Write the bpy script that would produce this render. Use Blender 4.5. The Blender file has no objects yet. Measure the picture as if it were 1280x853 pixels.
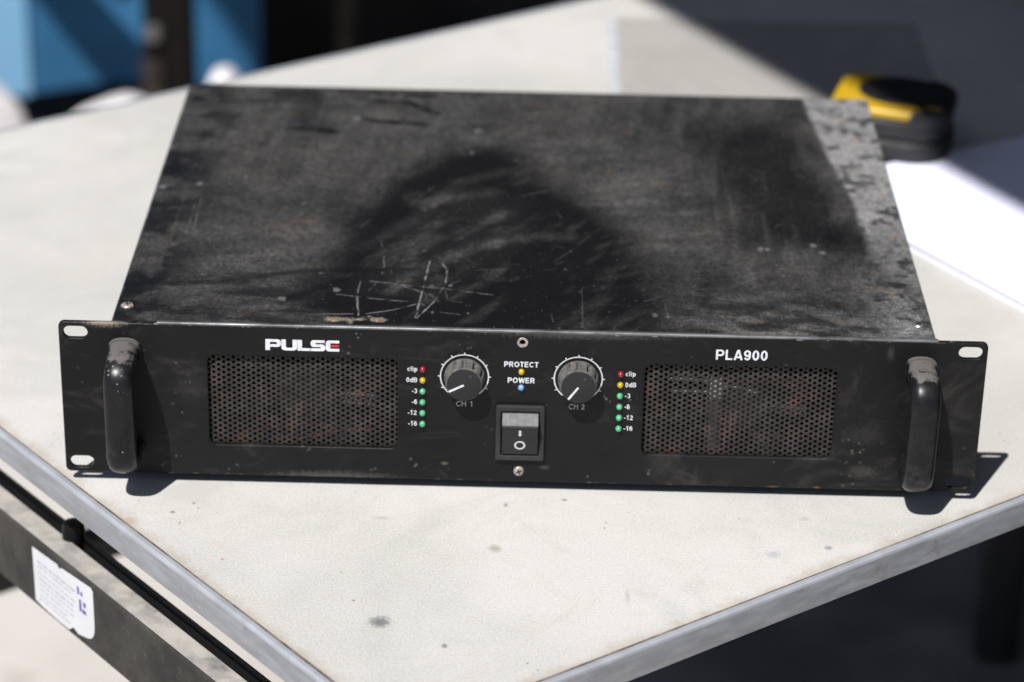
import bpy, bmesh, math, random
import numpy as np
from mathutils import Vector, Matrix

R = math.radians
sc = bpy.context.scene
COL = sc.collection

# ------------------------------------------------------------------ camera
MM = 0.001
TABLE_Z = 0.75                       # table surface above the ground
def W(x, y, z=0.0):
    """millimetres in the amplifier's frame (front panel at y=0, panel foot at z=0) to world metres"""
    return Vector((x * MM, y * MM, (z + 6.0) * MM + TABLE_Z))

cam_d = bpy.data.cameras.new('camera')
cam = bpy.data.objects.new('camera', cam_d)
COL.objects.link(cam)
cam.location = W(-2.2, -1288.1, 708.9)
cam.rotation_euler = (R(64.08), R(-1.16), R(0.72))
cam_d.sensor_width = 36.0
cam_d.lens = 97.05
cam_d.clip_start = 0.05
cam_d.clip_end = 200.0
cam_d.dof.use_dof = True
cam_d.dof.focus_distance = 1.395
cam_d.dof.aperture_fstop = 5.6
cam_d.dof.aperture_blades = 8
sc.camera = cam

# ------------------------------------------------------------------ daylight
SUN = Vector((0.30, 0.58, -1.0)).normalized()       # the way the light travels
elev = math.asin(-SUN.z)
azim = math.atan2(-SUN.x, -SUN.y)
world = bpy.data.worlds.new('World')
sc.world = world
world.use_nodes = True
wn = world.node_tree.nodes
wl = world.node_tree.links
sky = wn.new('ShaderNodeTexSky')
sky.sky_type = 'NISHITA'
sky.sun_disc = False
sky.air_density = 1.0
sky.dust_density = 1.1
sky.altitude = 100.0
sky.sun_elevation = elev
sky.sun_rotation = azim % (2 * math.pi)
bgn = wn['Background']
wl.new(sky.outputs[0], bgn.inputs[0])
bgn.inputs[1].default_value = 0.05

sun_d = bpy.data.lights.new('sun', 'SUN')
sun_d.energy = 5.0
sun_d.angle = R(0.53)
sun_d.color = (1.0, 0.975, 0.945)
sun = bpy.data.objects.new('sun', sun_d)
COL.objects.link(sun)
sun.location = (-2, -4, 6)
sun.rotation_euler = SUN.to_track_quat('-Z', 'Y').to_euler()

sc.view_settings.view_transform = 'Standard'
sc.view_settings.look = 'None'
sc.view_settings.gamma = 1.0
sc.view_settings.use_curve_mapping = False
sc.view_settings.exposure = 0.30

# ------------------------------------------------------------------ material helpers
class NT:
    def __init__(self, name):
        self.m = bpy.data.materials.new(name)
        self.m.use_nodes = True
        self.t = self.m.node_tree
        self.b = self.t.nodes['Principled BSDF']
        self.out = self.t.nodes['Material Output']
        self._co = None
    def n(self, typ, **kw):
        nd = self.t.nodes.new(typ)
        for k, v in kw.items():
            setattr(nd, k, v)
        return nd
    def put(self, sock, val):
        if isinstance(val, bpy.types.NodeSocket):
            self.t.links.new(val, sock)
        elif isinstance(val, (tuple, list)) and len(val) == 3 and sock.type == 'RGBA':
            sock.default_value = (*val, 1.0)
        else:
            sock.default_value = val
    def co(self):
        if self._co is None:
            self._co = self.n('ShaderNodeTexCoord').outputs['Object']
        return self._co
    def map(self, scale=(1, 1, 1), loc=(0, 0, 0), rot=(0, 0, 0)):
        nd = self.n('ShaderNodeMapping')
        self.put(nd.inputs['Vector'], self.co())
        nd.inputs['Scale'].default_value = scale
        nd.inputs['Location'].default_value = loc
        nd.inputs['Rotation'].default_value = rot
        return nd.outputs[0]
    def noise(self, scale, detail=4.0, rough=0.55, vec=None, dist=0.0):
        nd = self.n('ShaderNodeTexNoise')
        self.put(nd.inputs['Vector'], vec or self.co())
        nd.inputs['Scale'].default_value = scale
        nd.inputs['Detail'].default_value = detail
        nd.inputs['Roughness'].default_value = rough
        nd.inputs['Distortion'].default_value = dist
        return nd.outputs['Fac']
    def voro(self, scale, vec=None, rnd=1.0):
        nd = self.n('ShaderNodeTexVoronoi')
        self.put(nd.inputs['Vector'], vec or self.co())
        nd.inputs['Scale'].default_value = scale
        nd.inputs['Randomness'].default_value = rnd
        return nd
    def rng(self, val, a, b, c=0.0, d=1.0, smooth=True):
        nd = self.n('ShaderNodeMapRange')
        nd.interpolation_type = 'SMOOTHSTEP' if smooth else 'LINEAR'
        self.put(nd.inputs['Value'], val)
        for k, v in zip(('From Min', 'From Max', 'To Min', 'To Max'), (a, b, c, d)):
            nd.inputs[k].default_value = v
        return nd.outputs['Result']
    def math(self, op, a, b=0.0, c=0.0, clamp=False):
        nd = self.n('ShaderNodeMath', operation=op)
        nd.use_clamp = clamp
        self.put(nd.inputs[0], a)
        self.put(nd.inputs[1], b)
        self.put(nd.inputs[2], c)
        return nd.outputs[0]
    def mix(self, fac, a, b):
        nd = self.n('ShaderNodeMix', data_type='RGBA')
        self.put(nd.inputs['Factor'], fac)
        self.put(nd.inputs['A'], a)
        self.put(nd.inputs['B'], b)
        return nd.outputs['Result']
    def bump(self, h, strength=0.2, dist=0.001):
        nd = self.n('ShaderNodeBump')
        nd.inputs['Strength'].default_value = strength
        nd.inputs['Distance'].default_value = dist
        self.put(nd.inputs['Height'], h)
        self.t.links.new(nd.outputs[0], self.b.inputs['Normal'])
    def spot(self, x, y, z, r, soft=0.5, squash=(1, 1, 1), wob=0.35, freq=None):
        """a soft irregular patch of radius r round a point of the object, 0..1"""
        nd = self.n('ShaderNodeMapping')
        self.put(nd.inputs['Vector'], self.co())
        nd.inputs['Location'].default_value = (-x * squash[0], -y * squash[1], -z * squash[2])
        nd.inputs['Scale'].default_value = squash
        ln = self.n('ShaderNodeVectorMath', operation='LENGTH')
        self.put(ln.inputs[0], nd.outputs[0])
        nz = self.noise(freq or 2.2 / r, 4, 0.65)
        d = self.math('ADD', ln.outputs['Value'], self.math('MULTIPLY', self.math('SUBTRACT', nz, 0.5), r * wob * 4))
        return self.rng(d, r * (1 - soft), r * (1 + soft), 1.0, 0.0)
    def set(self, **kw):
        for k, v in kw.items():
            self.put(self.b.inputs[k.replace('_', ' ')], v)
        return self.m

def plain(name, col, rough=0.5, metal=0.0, var=0.12, scale=60.0, spec=0.5, bump=0.0):
    t = NT(name)
    f = t.noise(scale, 5, 0.6)
    c0 = tuple(c * (1 - var) for c in col)
    c1 = tuple(min(1, c * (1 + var)) for c in col)
    t.set(Base_Color=t.mix(t.rng(f, .3, .7), c0, c1), Metallic=metal, Specular_IOR_Level=spec,
          Roughness=t.rng(t.noise(scale * .6, 3), .3, .7, max(.02, rough - .08), min(1, rough + .1)))
    if bump:
        t.bump(f, bump, 0.0006)
    return t.m

# ------------------------------------------------------------------ geometry helpers
def link(o, parent=None):
    COL.objects.link(o)
    if parent:
        o.parent = parent
    return o

def mesh_obj(name, verts, faces, mat, parent=None, smooth=False, loc=None):
    me = bpy.data.meshes.new(name)
    me.from_pydata([tuple(v) for v in verts], [], faces)
    me.materials.append(mat)
    if smooth:
        me.polygons.foreach_set('use_smooth', [True] * len(me.polygons))
    me.update()
    o = link(bpy.data.objects.new(name, me), parent)
    if loc is not None:
        o.location = loc
    return o

def bm_obj(name, bm, mat, parent=None, smooth=None, loc=None, rot=None):
    bmesh.ops.recalc_face_normals(bm, faces=bm.faces[:])
    me = bpy.data.meshes.new(name)
    bm.to_mesh(me)
    bm.free()
    for m in (mat if isinstance(mat, (list, tuple)) else [mat]):
        me.materials.append(m)
    if smooth is not None:
        me.polygons.foreach_set('use_smooth', [True] * len(me.polygons))
        if smooth > 0:
            me.set_sharp_from_angle(angle=R(smooth))
    o = link(bpy.data.objects.new(name, me), parent)
    if loc is not None:
        o.location = loc
    if rot is not None:
        o.rotation_euler = rot
    return o

def box_bm(lo, hi, bevel=0.0, seg=2, bm=None):
    bm = bm or bmesh.new()
    g = bmesh.ops.create_cube(bm, size=1.0)
    lo, hi = Vector(lo), Vector(hi)
    for v in g['verts']:
        v.co = Vector(((v.co[i] + .5) * (hi[i] - lo[i]) + lo[i] for i in range(3)))
    if bevel:
        es = list({e for v in g['verts'] for e in v.link_edges})
        bmesh.ops.bevel(bm, geom=es, offset=bevel, segments=seg, profile=.5, affect='EDGES')
    return bm

def box(name, lo, hi, mat, parent=None, bevel=0.0, seg=2, smooth=40, loc=None, rot=None):
    return bm_obj(name, box_bm(lo, hi, bevel, seg), mat, parent, smooth, loc, rot)

def lathe_bm(profile, n=32, axis='Y', bm=None, at=(0, 0, 0)):
    """profile of (radius, height) spun round an axis; ends closed"""
    bm = bm or bmesh.new()
    at = Vector(at)
    rings = []
    for r, h in profile:
        ring = []
        for k in range(n):
            a = 2 * math.pi * k / n
            c, s = r * math.cos(a), r * math.sin(a)
            p = (c, h, s) if axis == 'Y' else (c, s, h) if axis == 'Z' else (h, c, s)
            ring.append(bm.verts.new(at + Vector(p)))
        rings.append(ring)
    for a, b in zip(rings, rings[1:]):
        for k in range(n):
            bm.faces.new((a[k], a[(k + 1) % n], b[(k + 1) % n], b[k]))
    bm.faces.new(rings[0])
    bm.faces.new(rings[-1])
    return bm

def sweep_bm(path, section, up_axis, bm=None, caps=True):
    """section (list of 2-D points) carried along a path; up_axis is the fixed binormal"""
    bm = bm or bmesh.new()
    path = [Vector(p) for p in path]
    up = Vector(up_axis).normalized()
    rings = []
    for i, p in enumerate(path):
        t = (path[min(i + 1, len(path) - 1)] - path[max(i - 1, 0)]).normalized()
        sd = t.cross(up).normalized()
        u2 = sd.cross(t)
        rings.append([bm.verts.new(p + sd * a + u2 * b) for a, b in section])
    n = len(section)
    for a, b in zip(rings, rings[1:]):
        for k in range(n):
            bm.faces.new((a[k], a[(k + 1) % n], b[(k + 1) % n], b[k]))
    if caps:
        bm.faces.new(rings[0])
        bm.faces.new(rings[-1])
    return bm

def oval(a, b, n=20, p=2.0):
    out = []
    for k in range(n):
        t = 2 * math.pi * k / n
        c, s = math.cos(t), math.sin(t)
        out.append((a * math.copysign(abs(c) ** (2 / p), c), b * math.copysign(abs(s) ** (2 / p), s)))
    return out

def rrect(x0, y0, x1, y1, r, n=6):
    out = []
    for cx, cy, a0 in ((x1 - r, y1 - r, 0), (x0 + r, y1 - r, 90), (x0 + r, y0 + r, 180), (x1 - r, y0 + r, 270)):
        for k in range(n + 1):
            a = R(a0 + 90 * k / n)
            out.append((cx + r * math.cos(a), cy + r * math.sin(a)))
    return out

def circ(cx, cy, r, n=28):
    return [(cx + r * math.cos(2 * math.pi * k / n), cy + r * math.sin(2 * math.pi * k / n)) for k in range(n)]

def curve_mesh(cu):
    o = bpy.data.objects.new('tmp', cu)
    COL.objects.link(o)
    dg = bpy.context.evaluated_depsgraph_get()
    dg.update()
    me = bpy.data.meshes.new_from_object(o.evaluated_get(dg))
    bpy.data.objects.remove(o)
    bpy.data.curves.remove(cu)
    return me

def plate_mesh(loops, thick, bevel=0.0, res=2):
    """flat plate in XY out of closed loops (holes inside), thickness along Z centred on 0"""
    cu = bpy.data.curves.new('tmp', 'CURVE')
    cu.dimensions = '2D'
    cu.fill_mode = 'BOTH'
    cu.extrude = thick / 2 - bevel
    cu.bevel_depth = bevel
    cu.bevel_resolution = res
    cu.offset = -bevel
    for lp in loops:
        s = cu.splines.new('POLY')
        s.points.add(len(lp) - 1)
        for pt, (x, y) in zip(s.points, lp):
            pt.co = (x, y, 0, 1)
        s.use_cyclic_u = True
    return curve_mesh(cu)

TO_FRONT = Matrix(((1, 0, 0, 0), (0, 0, -1, 0), (0, 1, 0, 0), (0, 0, 0, 1)))   # XY sheet -> XZ, its +Z faces -Y

def plate(name, loops, thick, mat, parent, offset=(0, 0, 0), bevel=0.0, front=True, smooth=35, res=2):
    me = plate_mesh(loops, thick, bevel, res)
    me.name = name
    if front:
        me.transform(TO_FRONT)
    me.transform(Matrix.Translation(Vector(offset)))
    me.materials.clear()
    me.materials.append(mat)
    if len(me.polygons):
        me.polygons.foreach_set('use_smooth', [True] * len(me.polygons))
        me.set_sharp_from_angle(angle=R(smooth))
    me.update()
    return link(bpy.data.objects.new(name, me), parent)

def merge_meshes(name, meshes, mat, parent):
    bm = bmesh.new()
    for me in meshes:
        bm.from_mesh(me)
        bpy.data.meshes.remove(me)
    me = bpy.data.meshes.new(name)
    bm.to_mesh(me)
    bm.free()
    me.materials.clear()
    me.materials.append(mat)
    return link(bpy.data.objects.new(name, me), parent)

def glyphs(w):
    """strokes of a plain grotesque alphabet, cap height 1: char -> (advance, [(points, closed)])"""
    h = w / 2
    T, B = 1 - h, h
    def arc(cx, cy, rx, ry, a0, a1, n=12):
        return [(cx + rx * math.cos(R(a0 + (a1 - a0) * k / n)), cy + ry * math.sin(R(a0 + (a1 - a0) * k / n))) for k in range(n + 1)]
    def ell(cx, cy, rx, ry, n=24):
        return (arc(cx, cy, rx, ry, 0, 360, n)[:-1], True)
    def o(*p):
        return (list(p), False)
    def bowl(x, t, b_, r):
        return ([(w - .01, t), (x, t)] + arc(x, (t + b_) / 2, r, (t - b_) / 2, 90, -90) + [(w - .01, b_)], False)
    stem = o((h, 0), (h, 1))
    nine = [ell(.28, .67, .28 - h, .33 - h), ([(.56 - h, .67), (.56 - h, .46)] + arc(.28, .36, .28 - h, .36 - h, 0, -155)[1:], False)]
    six = [([(.56 - x, 1 - y) for x, y in p], c) for p, c in nine]
    return {'P': (.72, [stem, bowl(.38, T, .45, .30 - h)]), 'R': (.77, [stem, bowl(.38, T, .48, .29 - h), o((.36, .48), (.63, 0))]),
            'O': (.86, [ell(.41, .5, .41 - h, .5 - h)]), '0': (.62, [ell(.28, .5, .28 - h, .5 - h)]), 'T': (.66, [o((0, T), (.62, T)), o((.31, 1 - w + .01), (.31, 0))]),
            'E': (.69, [stem, o((w - .01, T), (.60, T)), o((w - .01, .52), (.56, .52)), o((w - .01, B), (.62, B))]), 'C': (.80, [(arc(.40, .5, .40 - h, .5 - h, 42, 318, 20), False)]),
            'W': (1.02, [o((.07, 1), (.27, .0)), o((.27, .0), (.495, 1)), o((.495, 1), (.72, .0)), o((.72, .0), (.92, 1))]), 'L': (.61, [stem, o((w - .01, B), (.56, B))]),
            'A': (.75, [o((.07, 0), (.345, 1)), o((.375, 1), (.65, 0)), o((.16, .28), (.56, .28))]), '9': (.62, nine), '6': (.62, six),
            'H': (.77, [stem, o((.66 - h, 0), (.66 - h, 1)), o((w - .01, .53), (.67 - w, .53))]), '1': (.62, [o((.10, .74), (.32, .95), (.32, 0))]),
            '2': (.62, [(arc(.28, .70, .27 - h, .30 - h, 170, -38) + [(h + .02, B), (.56, B)], False)]),
            '3': (.62, [(arc(.27, .74, .25 - h, .26 - h, 160, -75), False), (arc(.27, .285, .29 - h, .285 - h, 80, -160), False)]),
            'c': (.58, [(arc(.28, .36, .28 - h, .36 - h, 48, 312), False)]), 'l': (.28, [stem]), 'i': (.28, [o((h, 0), (h, .70)), o((h, .84), (h, 1))]),
            'p': (.62, [o((h, .72), (h, -.27)), ell(.28, .36, .28 - h, .36 - h)]), 'd': (.64, [ell(.28, .36, .28 - h, .36 - h), o((.56 - h, 0), (.56 - h, 1))]),
            'B': (.74, [stem, bowl(.38, T, .53, .28 - h), bowl(.38, .53, B, .31 - h)]), '-': (.40, [o((.02, .38), (.34, .38))]), ' ': (.30, [])}

def text_mesh(s, cx, zc, height, width=None, w=.17, y=-.0002, align='CENTER'):
    """flat lettering on the front panel, placed by its ink box; returns a mesh"""
    G = glyphs(w)
    strokes, x = [], 0.0
    for ch in s:
        adv, st_ = G[ch]
        strokes += [([(px + x, pz_) for px, pz_ in p], c) for p, c in st_]
        x += adv + .07
    ink = max(px for p, c in strokes for px, _ in p) + w / 2
    k = height
    kx = width / ink if width else k
    x0 = cx - ink * kx / 2 if align == 'CENTER' else cx - ink * kx if align == 'RIGHT' else cx
    vs, fs = [], []
    for si, (p, closed) in enumerate(strokes):
        p = [q for i, q in enumerate(p) if i == 0 or math.dist(q, p[i - 1]) > 1e-6]
        n = len(p)
        P2 = [Vector(q) for q in p]
        base = len(vs)
        for i in range(n):
            a = P2[(i - 1) % n] if (closed or i > 0) else None
            c = P2[(i + 1) % n] if (closed or i < n - 1) else None
            d1 = (P2[i] - a).normalized() if a is not None else None
            d2 = (c - P2[i]).normalized() if c is not None else None
            d1 = d1 if d1 is not None else d2
            d2 = d2 if d2 is not None else d1
            n1, n2 = Vector((-d1.y, d1.x)), Vector((-d2.y, d2.x))
            m = n1 + n2
            m = m / max(.25, m.dot(n1))
            for sg in (1, -1):
                q = P2[i] + m * (sg * w / 2)
                vs.append((x0 + q.x * kx, y - si * .000004, zc - height / 2 + q.y * k))
        for i in range(n if closed else n - 1):
            j = (i + 1) % n
            fs.append((base + 2 * i, base + 2 * i + 1, base + 2 * j + 1, base + 2 * j))
    me = bpy.data.meshes.new('lettering')
    me.from_pydata(vs, [], fs)
    return me

def label(o, text, cat, group=None):
    o['label'] = text
    o['category'] = cat
    if group:
        o['group'] = group
    return o

def empty(name, loc, rz=0.0):
    o = bpy.data.objects.new(name, None)
    o.empty_display_size = 0.05
    COL.objects.link(o)
    o.location = loc
    o.rotation_euler = (0, 0, rz)
    return o

rs = np.random.RandomState(7)
random.seed(7)
def fnoise(X, Y, scale, octaves=4, seed=0):
    """fractal value noise on coordinate arrays (mm), 0..1"""
    out = np.zeros_like(X)
    amp, tot = 1.0, 0.0
    for o in range(octaves):
        rr = np.random.RandomState(seed * 31 + o)
        g = rr.rand(128, 128)
        u, v = X / scale * 2 ** o, Y / scale * 2 ** o
        iu, iv = np.floor(u).astype(int), np.floor(v).astype(int)
        fu, fv = u - iu, v - iv
        fu, fv = fu * fu * (3 - 2 * fu), fv * fv * (3 - 2 * fv)
        a = g[iv % 128, iu % 128]; b = g[iv % 128, (iu + 1) % 128]
        c = g[(iv + 1) % 128, iu % 128]; d = g[(iv + 1) % 128, (iu + 1) % 128]
        out += amp * ((a * (1 - fu) + b * fu) * (1 - fv) + (c * (1 - fu) + d * fu) * fv)
        tot += amp
        amp *= 0.5
    return out / tot

# ------------------------------------------------------------------ materials
CORNER = W(-51.93, -236.31, -6)                 # near corner of the table surface
eL = Vector((-.63151, .77537, 0))               # along the left edge, away from the corner
eR = Vector((.80057, .59924, 0))                # along the right edge
TB = (CORNER + eR * .6 + eL * .4).xy.to_3d()    # foot of the table
# table: pale weathered laminate
t = NT('weathered_white_board')
big = t.noise(5, 6, 0.6, dist=0.6)
mid = t.noise(26, 6, 0.68)
fine = t.noise(900, 3, 0.7)
c = t.mix(t.rng(big, .34, .66), (.400, .394, .374), (.490, .481, .462))
c = t.mix(t.rng(t.noise(7, 6, .7, vec=t.map(loc=(3.1, 1.7, 0)), dist=.9), .50, .70, 0, .55), c, (.345, .345, .325))
c = t.mix(t.rng(t.noise(17, 6, .72, vec=t.map(loc=(1.3, .4, 0)), dist=1.6), .55, .70, 0, .40), c, (.40, .365, .32))
c = t.mix(t.rng(mid, .52, .76, 0, .40), c, (.38, .36, .325))
c = t.mix(t.rng(t.noise(11, 5, .7, dist=1.5), .54, .72, 0, .5), c, (.36, .355, .335))
c = t.mix(t.rng(fine, .38, .62, 0, .42), c, (.66, .65, .63))
c = t.mix(t.rng(t.noise(420, 4, .75), .50, .72, 0, .30), c, (.36, .345, .32))
spk = t.voro(140)
c = t.mix(t.math('MULTIPLY', t.rng(spk.outputs['Distance'], .05, .11, 1, 0), t.rng(t.noise(30, 2), .60, .66)), c, (.13, .115, .10))
spk2 = t.voro(60)
c = t.mix(t.math('MULTIPLY', t.rng(spk2.outputs['Distance'], .03, .06, .8, 0), t.rng(t.noise(14, 2), .56, .62)), c, (.16, .13, .11))
for (x, y, r, s, col) in ((-67, -134.5, 4.4, (1, 1.0, 1), (.09, .095, .115)), (-12, -61, 2.8, (1, .8, 1), (.30, .28, .23)),
                          (-34.5, -155, 1.3, (1, .8, 1), (.12, .12, .12)), (-74, 6, 7, (1, 2.6, 1), (.38, .34, .32)),
                          (-72, -32, 4, (1, 1.9, 1), (.40, .38, .35)), (150, -22, 2.4, (1, 1.3, 1), (.36, .35, .34)),
                          (131, -60, 3.5, (1, 1.1, 1), (.36, .365, .39)), (55, -105, 3, (2.6, .5, 1), (.40, .39, .38)),
                          (160, -52, 1.8, (1, 1, 1), (.20, .20, .22)), (24, -8, 1.2, (1, 1, 1), (.16, .13, .10)),
                          (-7, -15, 1.1, (1, .5, 1), (.22, .22, .22)), (-203, -43, 4, (1, .8, 1), (.42, .30, .28)),
                          (-172, -8, 16, (1, 1, 1), (.43, .42, .40)), (-150, -78, .8, (1, 1, 1), (.45, .10, .08)),
                          (-171, -21, .9, (1, 1, 1), (.16, .16, .16)), (-181, -31, 1.2, (1, 1, 1), (.13, .13, .13)),
                          (-168, -26, .7, (1, 1, 1), (.18, .18, .18)), (-225, 150, 24, (1, .6, 1), (.43, .42, .41))):
    p = W(x, y, -6) - TB
    c = t.mix(t.math('MULTIPLY', t.spot(p.x, p.y, p.z, r * MM, .7, s, .6), .8), c, col)
for nn in ((-.77537, -.63151), (.59924, -.80057)):
    dp = t.n('ShaderNodeVectorMath', operation='DOT_PRODUCT')
    t.put(dp.inputs[0], t.co())
    dp.inputs[1].default_value = (*nn, 0)
    k0 = (CORNER - TB).xy.dot(Vector(nn))
    dist_ = t.math('SUBTRACT', k0, dp.outputs['Value'])
    gm_ = t.math('ADD', dist_, t.math('MULTIPLY', t.math('SUBTRACT', t.noise(70, 5, .7), .5), .022))
    c = t.mix(t.rng(gm_, .002, .013, .60, 0), c, (.33, .285, .23))
cut = t.noise(6, 3, .5, vec=t.map((1, 14, 1), rot=(0, 0, R(28))), dist=.4)
cut2 = t.noise(6, 3, .5, vec=t.map((13, 1, 1), rot=(0, 0, R(-15))), dist=.5)
for q_ in (cut, cut2):
    c = t.mix(t.math('MULTIPLY', t.rng(t.math('ABSOLUTE', t.math('SUBTRACT', q_, .52)), 0, .0035, 1, 0), t.rng(t.noise(8, 3), .50, .64, 0, .30)), c, (.33, .31, .28))
t.bump(t.math('ADD', fine, t.math('MULTIPLY', mid, 2.0)), .30, .0005)
M_BOARD = t.set(Base_Color=c, Roughness=t.rng(mid, .3, .7, .5, .72), Specular_IOR_Level=.35)

# aluminium edging
t = NT('worn_aluminium')
g = t.noise(40, 5, .65, vec=t.map((1, 1, 5)))
c = t.mix(t.rng(g, .3, .7), (.29, .305, .33), (.39, .405, .435))
c = t.mix(t.rng(t.noise(160, 4, .7), .60, .74, 0, .35), c, (.60, .60, .60))
c = t.mix(t.rng(t.noise(22, 5, .7), .58, .72, 0, .7), c, (.20, .19, .18))
t.bump(t.noise(220, 4, .7), .25, .0006)
M_ALU = t.set(Base_Color=c, Metallic=.6, Roughness=t.rng(g, .3, .7, .36, .58))
M_LIP = plain('rubbed_aluminium', (.36, .38, .42), .52, metal=.25, var=.12, scale=40)
M_GROOVE = plain('grimy_joint', (.13, .105, .08), .9, var=.5, scale=90)

def pz(z):           # panel height (mm above panel foot) -> metres in the amplifier frame
    return (z + 6) * MM
# black paint of the front panel with dust specks and scuffs
def black_paint(name, base, rough, specks=1.0, spots=(), chips=False):
    t = NT(name)
    n1 = t.noise(14, 5, .6)
    c = t.mix(t.rng(n1, .3, .7), tuple(v * .8 for v in base), tuple(v * 1.25 for v in base))
    v = t.voro(260)
    f = t.math('MULTIPLY', t.rng(v.outputs['Distance'], .12, .30, 1, 0), t.rng(t.noise(48, 4, .65), .55, .66))
    c = t.mix(t.math('MULTIPLY', f, .42 * specks), c, (.17, .155, .14))
    sm = t.rng(t.noise(20, 6, .7, dist=.8), .56, .78, 0, .22 * specks)
    c = t.mix(sm, c, (.12, .115, .11))
    w = t.voro(1000)
    c = t.mix(t.rng(w.outputs['Distance'], .0, .14, .35 * specks, 0), c, (.11, .10, .095))
    if chips:
        sep = t.n('ShaderNodeSeparateXYZ')
        t.put(sep.inputs[0], t.co())
        ed_ = t.math('MAXIMUM', t.rng(sep.outputs['Z'], pz(86.9), pz(87.7), 0, 1), t.rng(sep.outputs['Z'], pz(.3), pz(1.0), 1, 0))
        ch = t.math('MULTIPLY', ed_, t.rng(t.noise(170, 5, .75), .55, .64))
        c = t.mix(t.math('MULTIPLY', ch, .75), c, (.27, .245, .22))
        sw_ = t.noise(36, 5, .7, vec=t.map((.5, 1, 1.6)), dist=1.2)
        c = t.mix(t.rng(sw_, .54, .74, 0, .11), c, (.16, .15, .145))
    for (x, y, z, r, k, sq, col) in spots:
        c = t.mix(t.math('MULTIPLY', t.spot(x, y, z, r, .75, sq, .7), k), c, col)
    t.bump(t.noise(1500, 3, .6), .10, .0002)
    return t.set(Base_Color=c, Roughness=t.rng(n1, .3, .7, rough - .06, rough + .08), Specular_IOR_Level=.19)

GREY = (.17, .165, .16)
M_PANEL = black_paint('black_panel_paint', (.0072, .0072, .0075), .40, 1.0, (
    (.182, 0, pz(33), .0050, .07, (.7, 1, 1), GREY), (.181, 0, pz(11), .0040, .16, (.7, 1, 1.2), GREY),
    (.074, 0, pz(15), .008, .06, (1.4, 1, .7), GREY), (-.173, 0, pz(52), .006, .06, (.8, 1, .8), GREY),
    (.013, 0, pz(9), .0014, .2, (.6, 1, 1.2), GREY), (-.217, 0, pz(88.4), .0030, .75, (.35, 1, 1.4), (.28, .24, .20)),
    (.135, 0, pz(.2), .0011, .6, (.4, 1, 1.6), (.25, .13, .06)), (.158, 0, pz(.4), .0010, .6, (.6, 1, 1.6), (.28, .15, .07)),
    (-.10, 0, pz(.2), .004, .30, (.15, 1, 1.5), GREY), (.191, 0, pz(81), .0020, .15, (1.3, 1, .6), GREY),
    (-.040, 0, pz(10), .0011, .4, (.7, 1, 1.3), (.22, .19, .15)), (.03, 0, pz(88.3), .004, .25, (.1, 1, 1.5), GREY)), chips=True)
M_CHASSIS = black_paint('chassis_black', (.016, .016, .017), .5, .8)
M_HANDLE = black_paint('handle_black', (.013, .013, .0145), .26, .7)

# handle: thick dust on upward faces comes from where dust settles, mixed in by position along the bend
def handle_mat(cx):
    t = NT('dusty_black_handle')
    n1 = t.noise(90, 5, .7)
    c = t.mix(t.rng(n1, .35, .7), (.0065, .0065, .0075), (.013, .013, .0145))
    edge = t.noise(170, 4, .65)
    sep = t.n('ShaderNodeSeparateXYZ')
    t.put(sep.inputs[0], t.co())
    zz = t.math('ADD', sep.outputs['Z'], t.math('MULTIPLY', t.math('SUBTRACT', edge, .5), .012))
    dust = t.rng(zz, pz(75.2), pz(78.0), 0, .72)
    c = t.mix(dust, c, (.15, .142, .135))
    low = t.math('MULTIPLY', t.rng(sep.outputs['Z'], pz(17), pz(40), 1, 0), t.rng(t.noise(120, 5, .7), .50, .72, 0, .30))
    c = t.mix(low, c, (.15, .145, .14))
    chips = t.math('MULTIPLY', t.rng(t.voro(330).outputs['Distance'], .10, .26, 1, 0), t.rng(t.noise(70, 3), .58, .66))
    c = t.mix(t.math('MULTIPLY', chips, .8), c, (.20, .20, .20))
    rough = t.math('MAXIMUM', t.rng(n1, .3, .7, .27, .36), t.math('MULTIPLY', dust, .9))
    t.bump(edge, .05, .0004)
    return t.set(Base_Color=c, Roughness=rough, Specular_IOR_Level=.24)
M_HANDLE = handle_mat(0)

# lid: painted steel under dust, driven by the dust map stored on the mesh
t = NT('dusty_black_lid')
at = t.n('ShaderNodeAttribute', attribute_name='wear')
sp = t.n('ShaderNodeSeparateColor')
t.put(sp.inputs[0], at.outputs['Color'])
dust, scratch, brown = sp.outputs[0], sp.outputs[1], sp.outputs[2]
fine = t.noise(650, 4, .7)
speck = t.noise(260, 5, .75)
d2 = t.math('MULTIPLY', dust, t.rng(fine, .28, .72, .40, 1.60, False))
d2 = t.math('MULTIPLY', d2, t.rng(speck, .3, .7, .55, 1.45, False), clamp=True)
dc = t.mix(t.noise(18, 4, .6), (.245, .242, .243), (.275, .273, .276))
dc = t.mix(brown, dc, (.34, .25, .16))
c = t.mix(d2, (.0052, .0054, .0064), dc)
c = t.mix(t.math('MULTIPLY', scratch, t.rng(speck, .3, .6, .45, 1), clamp=True), c, (.22, .22, .23))
rg = t.math('ADD', .40, t.math('MULTIPLY', d2, 1.4), clamp=True)
t.bump(t.math('ADD', fine, t.math('MULTIPLY', d2, 2.0)), .10, .0003)
M_LID = t.set(Base_Color=c, Roughness=rg, Specular_IOR_Level=.22)

# rusty dusty perforated steel
t = NT('rust_flecked_black_mesh')
n1 = t.noise(120, 5, .7)
c = t.mix(t.rng(n1, .4, .7), (.017, .0150, .0138), (.046, .039, .035))
c = t.mix(t.rng(t.noise(55, 5, .7), .56, .72, 0, .8), c, (.085, .042, .030))
c = t.mix(t.rng(t.noise(420, 3, .7), .64, .74, 0, .6), c, (.19, .145, .12))
M_MESH = t.set(Base_Color=c, Roughness=.62, Specular_IOR_Level=.4)

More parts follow.
